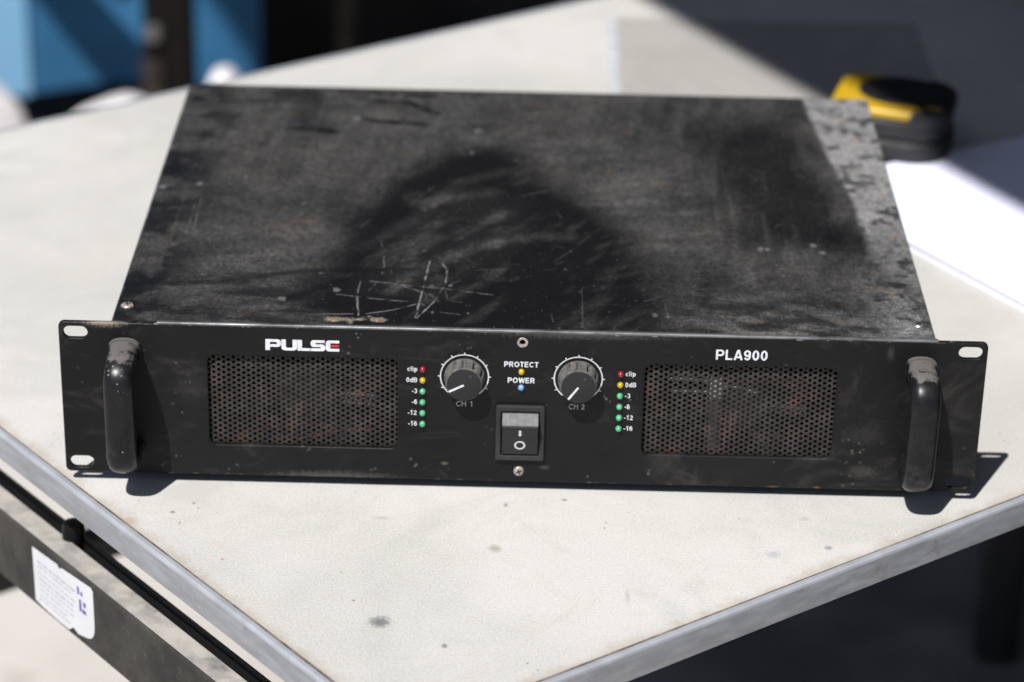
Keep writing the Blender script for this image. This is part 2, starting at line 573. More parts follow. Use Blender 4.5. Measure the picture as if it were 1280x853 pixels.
M_PRINT = plain('white_print', (.64, .66, .70), .55, var=.16, scale=420)
M_PRINT_DIM = plain('faded_print', (.42, .42, .42), .6, var=.25, scale=900)
M_REDPRINT = plain('red_print', (.45, .03, .04), .5, var=.1)
M_STEEL = plain('screw_steel', (.55, .53, .50), .32, metal=.9, var=.35, scale=500)
M_RUSTY = plain('tarnished_screw', (.40, .34, .31), .5, metal=.5, var=.5, scale=600)
M_HOLE = plain('hole_dark', (.006, .006, .006), .9)
M_KNOBCAP = black_paint('knob_cap_black', (.020, .020, .021), .55, .55)
t = NT('dusty_knob_side')
sep = t.n('ShaderNodeSeparateXYZ')
t.put(sep.inputs[0], t.co())
c = t.mix(t.rng(t.noise(260, 5, .7), .30, .62), (.045, .043, .041), (.12, .115, .108))
M_KNOBSIDE = t.set(Base_Color=c, Roughness=.75)
M_SWITCH = black_paint('switch_black', (.022, .022, .022), .42, .5)
M_BEZEL = black_paint('bezel_black', (.030, .030, .031), .55, .5)
t = NT('sunlit_dusty_rocker_top')  # dust, with sunlight on the upward facet put into the paler colour
c = t.mix(t.rng(t.noise(420, 5, .7), .3, .7), (.085, .085, .090), (.15, .15, .155))
M_ROCKERTOP = t.set(Base_Color=c, Roughness=.6)
def led_mat(name, col, deep):
    t = NT(name)
    lw = t.n('ShaderNodeLayerWeight')
    lw.inputs['Blend'].default_value = .35
    c = t.mix(t.rng(t.noise(700, 3), .3, .7), col, deep)
    return t.set(Base_Color=c, Roughness=.16, Specular_IOR_Level=.6, Subsurface_Weight=.25,
                 Subsurface_Radius=(.002, .002, .002), Subsurface_Scale=.5)
LED = {'red': led_mat('led_red', (.30, .015, .03), (.22, .01, .02)), 'yellow': led_mat('led_yellow', (.52, .36, .02), (.42, .28, .015)),
       'green': led_mat('led_green', (.11, .42, .22), (.08, .34, .17)), 'blue': led_mat('led_blue', (.20, .35, .62), (.15, .28, .55))}
M_WIRE_PALE = plain('pale_lead', (.22, .215, .20), .6)
M_WIRE_RED = plain('red_lead', (.16, .02, .018), .5)
M_WIRE_BLUE = plain('blue_lead', (.02, .035, .11), .5)
M_FAN = plain('fan_grey', (.05, .05, .055), .6)
M_RUBBER = plain('rubber', (.015, .015, .015), .8)

t = NT('dusty_painted_steel')
c = t.mix(t.rng(t.noise(30, 6, .7), .35, .68), (.026, .025, .023), (.050, .047, .042))
c = t.mix(t.rng(t.noise(150, 5, .75), .56, .72, 0, .5), c, (.12, .11, .095))
c = t.mix(t.rng(t.noise(12, 5, .6, vec=t.map((1, 1, .3))), .54, .7, 0, .5), c, (.10, .085, .068))
t.bump(t.noise(300, 4, .7), .3, .0006)
M_BAR = t.set(Base_Color=c, Roughness=.7, Specular_IOR_Level=.25)
t = NT('dusty_rail_top')
c = t.mix(t.rng(t.noise(45, 6, .7), .35, .7), (.36, .34, .31), (.20, .195, .19))
c = t.mix(t.rng(t.noise(14, 5, .65), .55, .7, 0, .75), c, (.06, .06, .065))
M_BARTOP = t.set(Base_Color=c, Roughness=.75)
M_TUBE = plain('black_tube', (.010, .010, .011), .5)
M_STICKER = plain('sticker_white', (.60, .61, .64), .45, var=.04, scale=40)
M_STICKER_GREY = plain('sticker_print_grey', (.36, .38, .43), .5, var=.1, scale=300)
M_STICKER_PURPLE = plain('sticker_print_purple', (.13, .08, .36), .5, var=.15, scale=300)

# ground: pale sun-bleached concrete
t = NT('pale_concrete')
a1 = t.noise(2.2, 7, .65)
c = t.mix(t.rng(a1, .3, .7), (.40, .37, .345), (.50, .475, .45))
c = t.mix(t.rng(t.noise(9, 5, .7), .55, .72, 0, .5), c, (.30, .275, .25))
t.bump(t.noise(60, 6, .7), .3, .003)
M_GROUND = t.set(Base_Color=c, Roughness=.85, Specular_IOR_Level=.25)

# ================================================================== SETTING
def sheet(name, lo, hi, z, mat):
    o = mesh_obj(name, [(lo[0], lo[1], z), (hi[0], lo[1], z), (hi[0], hi[1], z), (lo[0], hi[1], z)], [(0, 1, 2, 3)], mat)
    o['kind'] = 'structure'
    return o
sheet('ground', (-60, -60), (60, 60), 0.0, M_GROUND)

# ================================================================== TABLE
nL = Vector((-.77537, -.63151, 0))              # outward from the left edge
nR = Vector((.59924, -.80057, 0))               # outward from the right edge
LEN_R = 1.29
LEN_L = 0.778
table = empty('folding_table', TB)
label(table, 'pale weathered table with aluminium edging standing under the black amplifier', 'table')
def T(a, b, z):
    """table frame: a along the right edge, b along the left edge, z metres above the surface -> local to the table empty"""
    return CORNER + eR * a + eL * b + Vector((0, 0, z)) - TB
def tprism(name, quad, z0, z1, mat, bevel=0.0, parent=table):
    bm = bmesh.new()
    lo = [bm.verts.new(T(a, b, z0)) for a, b in quad]
    hi = [bm.verts.new(T(a, b, z1)) for a, b in quad]
    n = len(quad)
    bm.faces.new(lo[::-1]); bm.faces.new(hi)
    for k in range(n):
        bm.faces.new((lo[k], lo[(k + 1) % n], hi[(k + 1) % n], hi[k]))
    if bevel:
        bmesh.ops.bevel(bm, geom=bm.edges[:], offset=bevel, segments=2, profile=.5, affect='EDGES')
    o = bm_obj(name, bm, mat, parent, 40)
    return o
e_ = .0035
top = tprism('tabletop', [(e_, e_), (LEN_R - e_, e_), (LEN_R - e_, LEN_L - e_), (e_, LEN_L - e_)], -.0155, 0.0, M_BOARD)
# a dirt-filled joint between the board and each edging, then the edging itself
def edging(p0, p1, outn, name='edge_trim'):
    p0, p1 = Vector(p0), Vector(p1)
    d = (p1 - p0).normalized()
    # profile: (out, z); small rounded lip standing just proud of the surface
    prof = [(-.0030, -.0160), (-.0030, .0004), (-.0024, .0009), (-.0002, .0009), (.0008, .0003), (.0013, -.0010), (.0013, -.0152), (.0006, -.0160)]
    bm = bmesh.new()
    rings = []
    n = 26
    L = (p1 - p0).length
    for i in range(n + 1):
        q = p0 + d * (L * i / n)
        w = .00022 * math.sin(i * .9) + .0002 * math.sin(i * .37 + 1)
        rings.append([bm.verts.new(q + outn * (o + w) + Vector((0, 0, z))) for o, z in prof])
    for a, b in zip(rings, rings[1:]):
        for k in range(len(prof)):
            f = bm.faces.new((a[k], a[(k + 1) % len(prof)], b[(k + 1) % len(prof)], b[k]))
            f.material_index = 1 if k in (1, 2, 3, 4) else 0
    bm.faces.new(rings[0]); bm.faces.new(rings[-1])
    return bm_obj(name, bm, [M_ALU, M_LIP], table, 30)
edging(T(0, -.0012, 0), T(0, LEN_L, 0), nL)
edging(T(.0012, 0, 0), T(LEN_R, 0, 0), nR)
edging(T(LEN_R, 0, 0), T(LEN_R, LEN_L, 0), -nL)
edging(T(0, LEN_L, 0), T(LEN_R, LEN_L, 0), -nR)
g0, g1 = .0030, .0043
tprism('joint_line', [(g0, g0), (g1, g1), (g1, LEN_L - g1), (g0, LEN_L - g0)], -.004, .0003, M_GROOVE)
tprism('joint_line', [(g0, g0), (LEN_R - g0, g0), (LEN_R - g1, g1), (g1, g1)], -.004, .0003, M_GROOVE)

# rail under the left edge: dark steel box with a dusty top, carrying a sticker
def along(s, out, z):
    """s mm along the left edge from where it leaves the picture towards the corner, out mm outward, z mm in amp frame"""
    p = W(-286.04, 51.12, 0) + Vector((.63151, -.77537, 0)) * (s * MM) + nL * (out * MM)
    p.z = (z + 6) * MM + TABLE_Z
    return p - TB
def abox(name, s0, s1, o0, o1, z0, z1, mats, bevel=0.0, wob=0.0):
    bm = bmesh.new()
    n = 40
    rings = []
    for i in range(n + 1):
        s = s0 + (s1 - s0) * i / n
        w = wob * (math.sin(i * 2.3) + .7 * math.sin(i * 4.1 + 1))
        rings.append([bm.verts.new(along(s, o, z)) for o, z in ((o1 - bevel, z1), (o1, z1 - bevel - abs(w) * .4), (o1 , z0), (o0, z0), (o0, z1 - bevel), (o0 + bevel, z1))])
    for a, b in zip(rings, rings[1:]):
        for k in range(6):
            f = bm.faces.new((a[k], a[(k + 1) % 6], b[(k + 1) % 6], b[k]))
            if k == 5 and isinstance(mats, list):
                f.material_index = 1
    bm.faces.new(rings[0]); bm.faces.new(rings[-1])
    return bm_obj(name, bm, mats, table, 25)
rail = abox('side_rail', -330, 420, -18, -2.2, -103, -60, [M_BAR, M_BARTOP], bevel=1.6, wob=.5)
abox('inner_rail', -330, 420, -27.2, -23.6, -112, -60.5, M_TUBE, bevel=.6)
# sticker
def on_rail(loop, lift):
    return [along(s, -2.2 + lift, z) for s, z in loop]
def rail_patch(name, loop, lift, mat, parent=table):
    bm = bmesh.new()
    a = [bm.verts.new(v) for v in on_rail(loop, lift)]
    b = [bm.verts.new(v) for v in on_rail(loop, lift - .25)]
    bm.faces.new(a); bm.faces.new(b[::-1])
    for k in range(len(a)):
        bm.faces.new((a[k], a[(k + 1) % len(a)], b[(k + 1) % len(a)], b[k]))
    return bm_obj(name, bm, mat, parent)
stk = [(25, -66.5), (52, -65.0), (54, -66.8), (57, -65.2), (88, -62.6), (90.2, -64.5), (90.2, -85)] + \
      [(90 - 10 * (1 - math.cos(a)), -88 - 9.5 * math.sin(a)) for a in (0.2, .6, 1.0, 1.4)] + [(72, -99.5), (67, -97.8), (62, -101.6), (50, -101.8), (33, -101.2), (25.6, -100)]
st = rail_patch('sticker', stk, .35, M_STICKER, rail)
bm = bmesh.new()
for li, z in enumerate((-72.5, -75.5, -79.5, -83, -86.5, -90, -93.5, -96.5)):
    s_ = 30.0 + rs.uniform(0, 1.5)
    while s_ < (60 if li > 5 else 68):
        L_ = rs.uniform(1.6, 6.0)
        hh = 1.1 if li in (0, 3) else .75
        bm.faces.new([bm.verts.new(v) for v in on_rail(((s_, z), (s_ + L_, z), (s_ + L_, z - hh), (s_, z - hh)), .5)])
        s_ += L_ + rs.uniform(.8, 1.6)
bm_obj('sticker_print', bm, M_STICKER_GREY, rail)
bm = bmesh.new()
for b in (((73.5, -68), (75.5, -68), (75.5, -73), (73.5, -73)), ((75, -75.5), (77.2, -75.5), (77.2, -83), (75, -83)), ((78, -80.5), (82, -80.5), (82, -83), (78, -83)),
          ((79.5, -75.5), (82, -75.5), (82, -78.5), (79.5, -78.5)), ((77, -70), (79, -70), (79, -72.5), (77, -72.5))):
    bm.faces.new([bm.verts.new(v) for v in on_rail(b, .5)])
bm_obj('sticker_emblem', bm, M_STICKER_PURPLE, rail)
# bolt head between the rails
bc = along(39, -20.5, -54)
bm_obj('bolt', lathe_bm([(.0, -.014), (.0056, -.013), (.0064, -.009), (.0064, .0), (.0056, .003), (.003, .0045), (.001, .005)], 20, 'Z', at=bc), plain('bolt_black', (.005, .005, .006), .3, spec=.15), table, 40)
# cross stretcher and legs
def bar_between(name, a, b, w, mat, parent=table):
    a, b = Vector(a), Vector(b)
    up = Vector((0, 0, 1)) if abs((b - a).normalized().z) < .9 else Vector((1, 0, 0))
    return bm_obj(name, sweep_bm([a, b], rrect(-w / 2, -w / 2, w / 2, w / 2, w * .2, 3), up), mat, parent, 40)
st0 = Vector(W(-452.6, 352.7, -300)) - TB
def leg(a, b):
    return bar_between('leg', T(a, b, -.03), T(a, b, -TABLE_Z), .042, M_TUBE)
bar_between('stretcher', T(.025, .70, -.30), T(1.20, .70, -.30), .022, M_TUBE)
leg(1.21, .70); leg(.025, .70); leg(1.21, .06); leg(.05, .10)

# ================================================================== AMPLIFIER
amp = empty('power_amplifier', (0, 0, TABLE_Z))
label(amp, 'black rack-mount power amplifier with two handles and dusty scratched lid', 'amplifier')

HWID, PH = .2413, .088
def slot(cx, z):
    return rrect(cx - .0063, pz(z) - .0034, cx + .0063, pz(z) + .0034, .00335, 6)
GL = (-.1643, pz(18.0), -.0650, pz(70.8))
GRR = (.0640, pz(18.0), .1643, pz(71.4))
holes = [slot(-.2325, 82.1), slot(-.2325, 5.9), slot(.2325, 82.1), slot(.2325, 5.9),
         rrect(*GL, .004, 5), rrect(*GRR, .004, 5), circ(-.0002, pz(82.3), .0017, 16)]
panel = plate('front_panel', [rrect(-HWID, pz(0), HWID, pz(88), .003, 5)] + holes, .003, M_PANEL, amp, (0, .0015, 0), bevel=.0006, res=2)

# --- lettering on the panel (flat print)
def P(loop):            # polygon in (x, z) mm relative to an origin
    return loop
def brand():
    x0, z0, h = -133.8, 74.6, 6.2
    wds = {'P': 8.1, 'U': 8.2, 'L': 6.6, 'S': 7.7, 'E': 7.0}
    gap = (38.4 - sum(wds.values())) / 4
    s, v = 2.35, 1.45        # stem and bar weights
    loops = []
    x = x0
    def sh(pts, x):
        return [((a + x) * MM, pz(z0 + b)) for a, b in pts]
    red = None
    def arc(cx, cy, rx, ry, a0, a1, n=5):
        return [(cx + rx * math.cos(R(a0 + (a1 - a0) * k / n)), cy + ry * math.sin(R(a0 + (a1 - a0) * k / n))) for k in range(n + 1)]
    w = wds['P']
    loops.append(sh([(0, 0), (s, 0), (s, 1.9)] + arc(w - 2.0, 1.9 + 1.6, 2.0, 1.6, -90, 0) + arc(w - 2.0, h - 1.6, 2.0, 1.6, 0, 90) + [(0, h)], x))
    loops.append(sh([(s, 1.9 + v)] + arc(w - s - .3, 1.9 + v + .4, .6, .4, -90, 0, 3) + arc(w - s - .3, h - v + .0 - .4, .6, .4, 0, 90, 3) + [(s, h - v)], x))
    x += w + gap; w = wds['U']
    loops.append(sh([(0, h), (0, 1.9)] + arc(2.1, 1.9, 2.1, 1.9, 180, 270) + arc(w - 2.1, 1.9, 2.1, 1.9, 270, 360) + [(w, h), (w - s, h), (w - s, v + .5), (w - s - .5, v), (s + .5, v), (s, v + .5), (s, h)], x))
    x += w + gap; w = wds['L']
    loops.append(sh([(0, 0), (w, 0), (w, v), (s, v), (s, h), (0, h)], x))
    x += w + gap; w = wds['S']
    m0, m1 = h / 2 - v / 2, h / 2 + v / 2
    loops.append(sh([(0, 0)] + arc(w - 1.8, 1.6, 1.8, 1.6, -90, 0) + arc(w - 1.8, m1 - 1.4, 1.8, 1.4, 0, 90) + [(s + .4, m1), (s, m1 + .35), (s, h - v - .35), (s + .4, h - v), (w - .4, h - v), (w - .4, h)]
                    + arc(1.8, h - 1.6, 1.8, 1.6, 90, 180) + arc(1.8, m0 + 1.4, 1.8, 1.4, 180, 270) + [(w - s - .4, m0), (w - s, m0 - .35), (w - s, v + .35), (w - s - .4, v), (0, v)], x))
    x += w + gap; w = wds['E']
    loops.append(sh([(1.6, 0), (w, 0), (w, v), (s, v), (s, h - v), (w, h - v), (w, h), (1.6, h)] + arc(1.6, h - 1.5, 1.6, 1.5, 90, 180) + arc(1.6, 1.5, 1.6, 1.5, 180, 270), x))
    red = sh([(s + .25, m0 + .1), (w - .2, m0 + .1), (w - .2, m1 - .1), (s + .25, m1 - .1)], x)
    return loops, red
bl, bred = brand()
plate('brand_lettering', bl, .0002, M_PRINT, panel, (0, -.0001, 0))
plate('brand_accent', [bred], .0002, M_REDPRINT, panel, (0, -.0001, 0))
def letters(name, *a, mat=M_PRINT, **k):
    me = text_mesh(*a, **k)
    me.name = name
    me.materials.append(mat)
    return link(bpy.data.objects.new(name, me), panel)
letters('model_lettering', 'PLA900', .1138, pz(78.1), .0058, .0268, w=.165)
letters('indicator_lettering', 'PROTECT', -.0004, pz(69.7), .0031, .0182, w=.19)
letters('indicator_lettering', 'POWER', -.0004, pz(60.4), .0031, .0142, w=.19)
scale_names = ('clip', '0dB', '-3', '-6', '-12', '-16')
LEDZ = [65.45 - 6.42 * k for k in range(6)]
for s_, z_ in zip(scale_names, LEDZ):
    letters('level_lettering', s_, -.0548, pz(z_ + .2), .0027, None, w=.165, align='RIGHT')
    letters('level_lettering', s_, .0540, pz(z_ + .2), .0027, None, w=.165, align='LEFT')
letters('channel_lettering', 'CH 1', -.0301, pz(45.9), .0031, .0084, w=.13, mat=M_PRINT_DIM)
letters('channel_lettering', 'CH 2', .0291, pz(45.7), .0031, .0084, w=.13, mat=M_PRINT_DIM)

# --- dial rings printed round the knobs
def dial(cx, cz):
    bm = bmesh.new()
    r0, r1 = .01225, .01285
    n = 80
    a0, a1 = -52, 232
    prev = None
    y = -.0002
    for k in range(n + 1):
        a = R(a0 + (a1 - a0) * k / n)
        cur = [bm.verts.new((cx + r * math.cos(a), y, cz + r * math.sin(a))) for r in (r0, r1)]
        if prev:
            bm.faces.new((prev[0], cur[0], cur[1], prev[1]))
        prev = cur
    for d in range(-30, 211, 30):
        a = R(d)
        c_, s_ = math.cos(a), math.sin(a)
        w = .00028
        bm.faces.new([bm.verts.new((cx + r * c_ - s * s_ * w, y - .00003, cz + r * s_ + s * c_ * w)) for r, s in ((r1 - .0002, -1), (r1 + .0010, -1), (r1 + .0010, 1), (r1 - .0002, 1))])
    return bm_obj('dial_print', bm, M_PRINT, panel)
KN = ((-.0301, pz(61.9), 207), (.0293, pz(62.1), 234))
for cx, cz, ang in KN:
    dial(cx, cz)

# --- knobs: fluted side, flat cap with a white pointer
def knob(cx, cz, ang):
    root = empty('volume_knob', (cx, 0, cz))
    root.parent = amp
    bm = bmesh.new()
    n = 11 * 12
    prof = [(.0106, -.0004, 0), (.0106, -.0012, .0), (.0105, -.0014, 1), (.0099, -.0080, 1), (.0096, -.0088, .0), (.0094, -.0094, 0), (.0090, -.0099, 0)]
    rings = []
    for r, y, fl in prof:
        ring = []
        for k in range(n):
            a = 2 * math.pi * k / n
            ph = (k % 12)
            dip = fl * (.0017 if ph in (8, 9, 10) else .0008 if ph in (7, 11) else 0.0)
            ring.append(bm.verts.new(((r - dip) * math.cos(a), y, (r - dip) * math.sin(a))))
        rings.append(ring)
    for a, b in zip(rings, rings[1:]):
        for k in range(n):
            bm.faces.new((a[k], a[(k + 1) % n], b[(k + 1) % n], b[k]))
    bm.faces.new(rings[-1])
    bm_obj('grip', bm, M_KNOBSIDE, root, 30)
    cap = lathe_bm([(.00895, -.0097), (.0089, -.01015), (.0084, -.01035)], 48, 'Y')
    bm_obj('cap', cap, M_KNOBCAP, root, 30)
    a = R(ang)
    d = Vector((math.cos(a), 0, math.sin(a))); s = Vector((-math.sin(a), 0, math.cos(a)))
    bm = box_bm((-.5, -.5, -.5), (.5, .5, .5))
    for v in bm.verts:
        q = v.co.copy()
        v.co = d * (.0048 + .0086 * q.x - .0004) + s * (.00105 * q.z) + Vector((0, -.01037 + .0003 * q.y, 0))
    bm_obj('pointer', bm, M_PRINT, root)
    return root
for k in KN:
    knob(*k)

# --- indicator lamps
def led(cx, z, kind):
    bm = bmesh.new()
    prof = [(.00165, .0005), (.00165, -.0004), (.00158, -.0009), (.00135, -.0015), (.00095, -.00195), (.0004, -.00215), (.0001, -.0022)]
    lathe_bm(prof, 18, 'Y', bm, (cx, 0, pz(z)))
    o = bm_obj('indicator_lamp', bm, LED[kind], amp, 60)
    o['label'] = kind + ' indicator lamp'
for cx in (-.0519, .0514):
    for z, kind in zip(LEDZ, ('red', 'yellow', 'green', 'green', 'green', 'green')):
        led(cx, z, kind)
led(-.0004, 65.4, 'yellow')
led(-.0004, 56.2, 'blue')

# --- rocker switch
sw = empty('power_switch', (-.0004, 0, pz(30)))
sw.parent = amp
plate('switch_bezel', [rrect(-.0128, -.0161, .0128, .0161, .0012, 4), rrect(-.0101, -.0130, .0101, .0130, .0006, 3)], .0026, M_BEZEL, sw, (0, -.0012, 0), bevel=.0005)
box('switch_well', (-.0101, .0006, -.0130), (.0101, .0012, .0130), M_HOLE, sw)
bm = bmesh.new()
prof = [(-.0008, .0122), (-.0068, .0070), (-.0073, .0062), (-.0030, -.0118), (-.0020, -.0124), (.0006, -.0124), (.0006, .0122)]
sides = []
for x in (-.0094, .0094):
    sides.append([bm.verts.new((x, y, z)) for y, z in prof])
bm.faces.new(sides[0]); bm.faces.new(sides[1][::-1])
for k in range(len(prof)):
    f = bm.faces.new((sides[0][k], sides[1][k], sides[1][(k + 1) % len(prof)], sides[0][(k + 1) % len(prof)]))
    f.material_index = 1 if k == 0 else 0
rocker = bm_obj('rocker', bm, [M_SWITCH, M_ROCKERTOP], sw, 20)
# marks lie on the sloping face of the rocker
pa, pb = Vector((0, -.0073, .0062)), Vector((0, -.0030, -.0118))
fd = (pb - pa).normalized()
fn = Vector((0, -1, 0)) - fd * Vector((0, -1, 0)).dot(fd)
fn.normalize()
def on_face(u, v):     # u right, v down the face (m)
    q = pa + fd * v + fn * .00012
    return Vector((u, q.y, q.z))
bm = bmesh.new()
bm.faces.new([bm.verts.new(on_face(u, v)) for u, v in ((-.0006, .0020), (.0006, .0020), (.0006, .0058), (-.0006, .0058))])
prev = None
for k in range(33):
    a = 2 * math.pi * k / 32
    cur = [bm.verts.new(on_face(rx * math.cos(a), .0122 + ry * math.sin(a))) for rx, ry in ((.0029, .0029), (.0020, .0020))]
    if prev:
        bm.faces.new((prev[0], cur[0], cur[1], prev[1]))
    prev = cur
bm_obj('switch_marks', bm, M_PRINT, sw)

# --- screws on the panel
def screw(name, at, r, mat, axis='Y', parent=amp, tip=-1):
    at = Vector(at)
    bm = bmesh.new()
    lathe_bm([(r, 0.0), (r * .97, tip * .0004), (r * .8, tip * .0009), (r * .4, tip * .0011), (r * .05, tip * .00115)], 20, axis, bm, at)
    o = bm_obj(name, bm, mat, parent, 50)
    bm = bmesh.new()
    for k, ang in enumerate((20, 110)):
        a = R(ang)
        d = (math.cos(a), math.sin(a)); s = (-math.sin(a), math.cos(a))
        vs = []
        for u, w in ((-1, -1), (1, -1), (1, 1), (-1, 1)):
            q = (d[0] * u * r * .55 + s[0] * w * r * .13, d[1] * u * r * .55 + s[1] * w * r * .13)
            h = tip * (.00122 + .00004 * k)
            p = (q[0], h, q[1]) if axis == 'Y' else (q[0], q[1], h)
            vs.append(bm.verts.new(at + Vector(p)))
        bm.faces.new(vs)
    bm_obj('screw_recess', bm, M_HOLE, o)
    return o
screw('screw', (-.0006, 0, pz(6.4)), .0028, M_RUSTY)
# empty countersunk hole at the top
bm = bmesh.new()
rr = [(.0029, -.0002), (.0027, -.00035), (.0016, -.00005), (.0015, .001)]
rings = [[bm.verts.new((-.0002 + r * math.cos(2 * math.pi * k / 24), y, pz(82.3) + r * math.sin(2 * math.pi * k / 24))) for k in range(24)] for r, y in rr]
for a, b in zip(rings, rings[1:]):
    for k in range(24):
        bm.faces.new((a[k], a[(k + 1) % 24], b[(k + 1) % 24], b[k]))
bm_obj('screw_hole_rim', bm, M_RUSTY, amp, 40)

# --- perforated grilles
def grille_mesh(w, h):
    bm = bmesh.new()
    pitch, r = .0030, .00096
    dx = pitch * math.sqrt(3) / 2
    R_hex = pitch / math.sqrt(3)
    nx = int(w / 2 / dx) + 1
    nz = int(h / 2 / pitch) + 1
    cache = {}
    def V(x, y, z):
        key = (round(x * 2e5), round(y * 2e5), round(z * 2e5))
        if key not in cache:
            cache[key] = bm.verts.new((x, y, z))
        return cache[key]
    for i in range(-nx, nx + 1):
        for j in range(-nz, nz + 1):
            cx, cz = i * dx, (j + (.5 if i % 2 else 0)) * pitch
            outer, inner, deep = [], [], []
            for k in range(12):
                a = 2 * math.pi * k / 12
                ro = R_hex if k % 2 == 0 else R_hex * math.cos(math.pi / 6)
                outer.append(V(cx + ro * math.cos(a), 0, cz + ro * math.sin(a)))
                inner.append(V(cx + r * math.cos(a), 0, cz + r * math.sin(a)))
                deep.append(V(cx + r * math.cos(a), .00045, cz + r * math.sin(a)))
            for k in range(12):
                k2 = (k + 1) % 12
                bm.faces.new((outer[k], outer[k2], inner[k2], inner[k]))
                bm.faces.new((inner[k], inner[k2], deep[k2], deep[k]))
    me = bpy.data.meshes.new('mesh_grille')
    bm.to_mesh(me)
    bm.free()
    me.materials.append(M_MESH)
    return me
gm = grille_mesh(.1012, .0545)
for gx in (GL, GRR):
    o = link(bpy.data.objects.new('mesh_grille', gm), amp)
    o.location = ((gx[0] + gx[2]) / 2, .0031, (gx[1] + gx[3]) / 2)

# --- behind the grilles: leads and a fan
def lead(pts, r, mat, name='lead'):
    return bm_obj(name, sweep_bm([Vector(p) for p in pts], oval(r, r, 8), (0, 1, .05)), mat, amp, 60)
def arcpts(x0, x1, z0, z1, sag, y, n=10):
    return [(x0 + (x1 - x0) * k / n, y, pz(z0 + (z1 - z0) * k / n + sag * math.sin(math.pi * k / n))) for k in range(n + 1)]
lead(arcpts(-.150, -.098, 21.5, 29, 3, .0052), .0011, M_WIRE_RED)
lead(arcpts(-.118, -.078, 20, 27, 2, .0048), .0010, M_WIRE_RED)
lead(arcpts(-.135, -.09, 19.5, 23, 2, .0054), .0012, M_WIRE_BLUE)
lead(arcpts(.076, .100, 61.2, 60.6, .2, .0047), .0010, M_WIRE_PALE)
lead(arcpts(.078, .101, 54.2, 54.0, .2, .0047), .0010, M_WIRE_PALE)
lead(arcpts(.104, .124, 58, 54, 1.0, .0045), .0008, M_WIRE_PALE)
lead(arcpts(.108, .150, 58.5, 61.5, 1.0, .0053), .0010, M_WIRE_RED)
lead(arcpts(.106, .112, 70, 69, 0, .0047), .0010, M_WIRE_PALE)
box('connector', (.0985, .00362, pz(50)), (.1050, .0085, pz(62)), M_WIRE_PALE, amp, .0005)
box('ribbon_tail', (.0985, .00375, pz(20)), (.1040, .0046, pz(49.5)), plain('ribbon_grey', (.030, .032, .038), .6), amp)
for cx in (-.114, .114):
    f = bm_obj('cooling_fan', lathe_bm([(.004, .030), (.0165, .030), (.0165, .013), (.0150, .012), (.003, .012)], 28, 'Y', at=(cx, 0, pz(44))), M_FAN, amp, 40)
    for k in range(7):
        a = 2 * math.pi * k / 7
        bm = bmesh.new()
        vs = []
        for r, tw in ((.0155, .35), (.038, .2)):
            for s in (-1, 1):
                b = a + s * tw
                vs.append(bm.verts.new((cx + r * math.cos(b), .020 + s * .007, pz(44) + r * math.sin(b))))
        bm.faces.new((vs[0], vs[1], vs[3], vs[2]))
        bm_obj('fan_blade', bm, M_FAN, f)

# --- handles
def handle(cx):
    root = empty('handle', (0, 0, 0))
    root.parent = amp
    zt, zb = pz(78.6 - 6.0), pz(9.4 + 6.0)       # centre lines of the two legs
    d, r = .0255, .0115                          # reach of the centre line, bend radius
    pts = [(cx, .0, zt), (cx, -.004, zt), (cx, -(d - r), zt)]
    for k in range(1, 11):
        a = R(90 * k / 10)
        pts.append((cx, -(d - r) - r * math.sin(a), zt - r + r * math.cos(a)))
    pts.append((cx, -d, (zt + zb) / 2))
    for k in range(0, 11):
        a = R(90 * k / 10)
        pts.append((cx, -(d - r) - r * math.cos(a), zb + r - r * math.sin(a)))
    pts += [(cx, -.004, zb), (cx, .0, zb)]
    bm_obj('grip', sweep_bm(pts, oval(.0060, .0079, 24, 2.6), (1, 0, 0)), M_HANDLE, root, 60)
    for z in (zt, zb):
        bm_obj('mounting_flange', sweep_bm([(cx, .0002, z), (cx, -.0012, z), (cx, -.0022, z)], oval(.0071, .0089, 24, 2.4), (1, 0, 0)), M_HANDLE, root, 40)
for cx in (-.2072, .2072):
    handle(cx)

# --- chassis: side, bottom and rear sheets, lid with its dust map
BL, BR, Y0, Y1, ZT = -.2146, .2150, .0032, .355, pz(86.9)
box('chassis_side', (BL, Y0, pz(1)), (BL + .0012, Y1, ZT - .0012), M_CHASSIS, amp)
box('chassis_side', (BR - .0012, Y0, pz(1)), (BR, Y1, ZT - .0012), M_CHASSIS, amp)
box('chassis_base', (BL, Y0 + .001, pz(-.2)), (BR, Y1, pz(.9)), M_CHASSIS, amp)
box('chassis_rear', (BL + .0013, Y1 - .0015, pz(1)), (BR - .0013, Y1 - .0003, ZT - .0012), M_CHASSIS, amp)
for x in (BL + .03, BR - .03):
    for y in (.05, Y1 - .03):
        bm_obj('rubber_foot', lathe_bm([(.009, 0.0), (.010, .001), (.010, .0056)], 20, 'Z', at=(x, y, .0)), M_RUBBER, amp, 40)

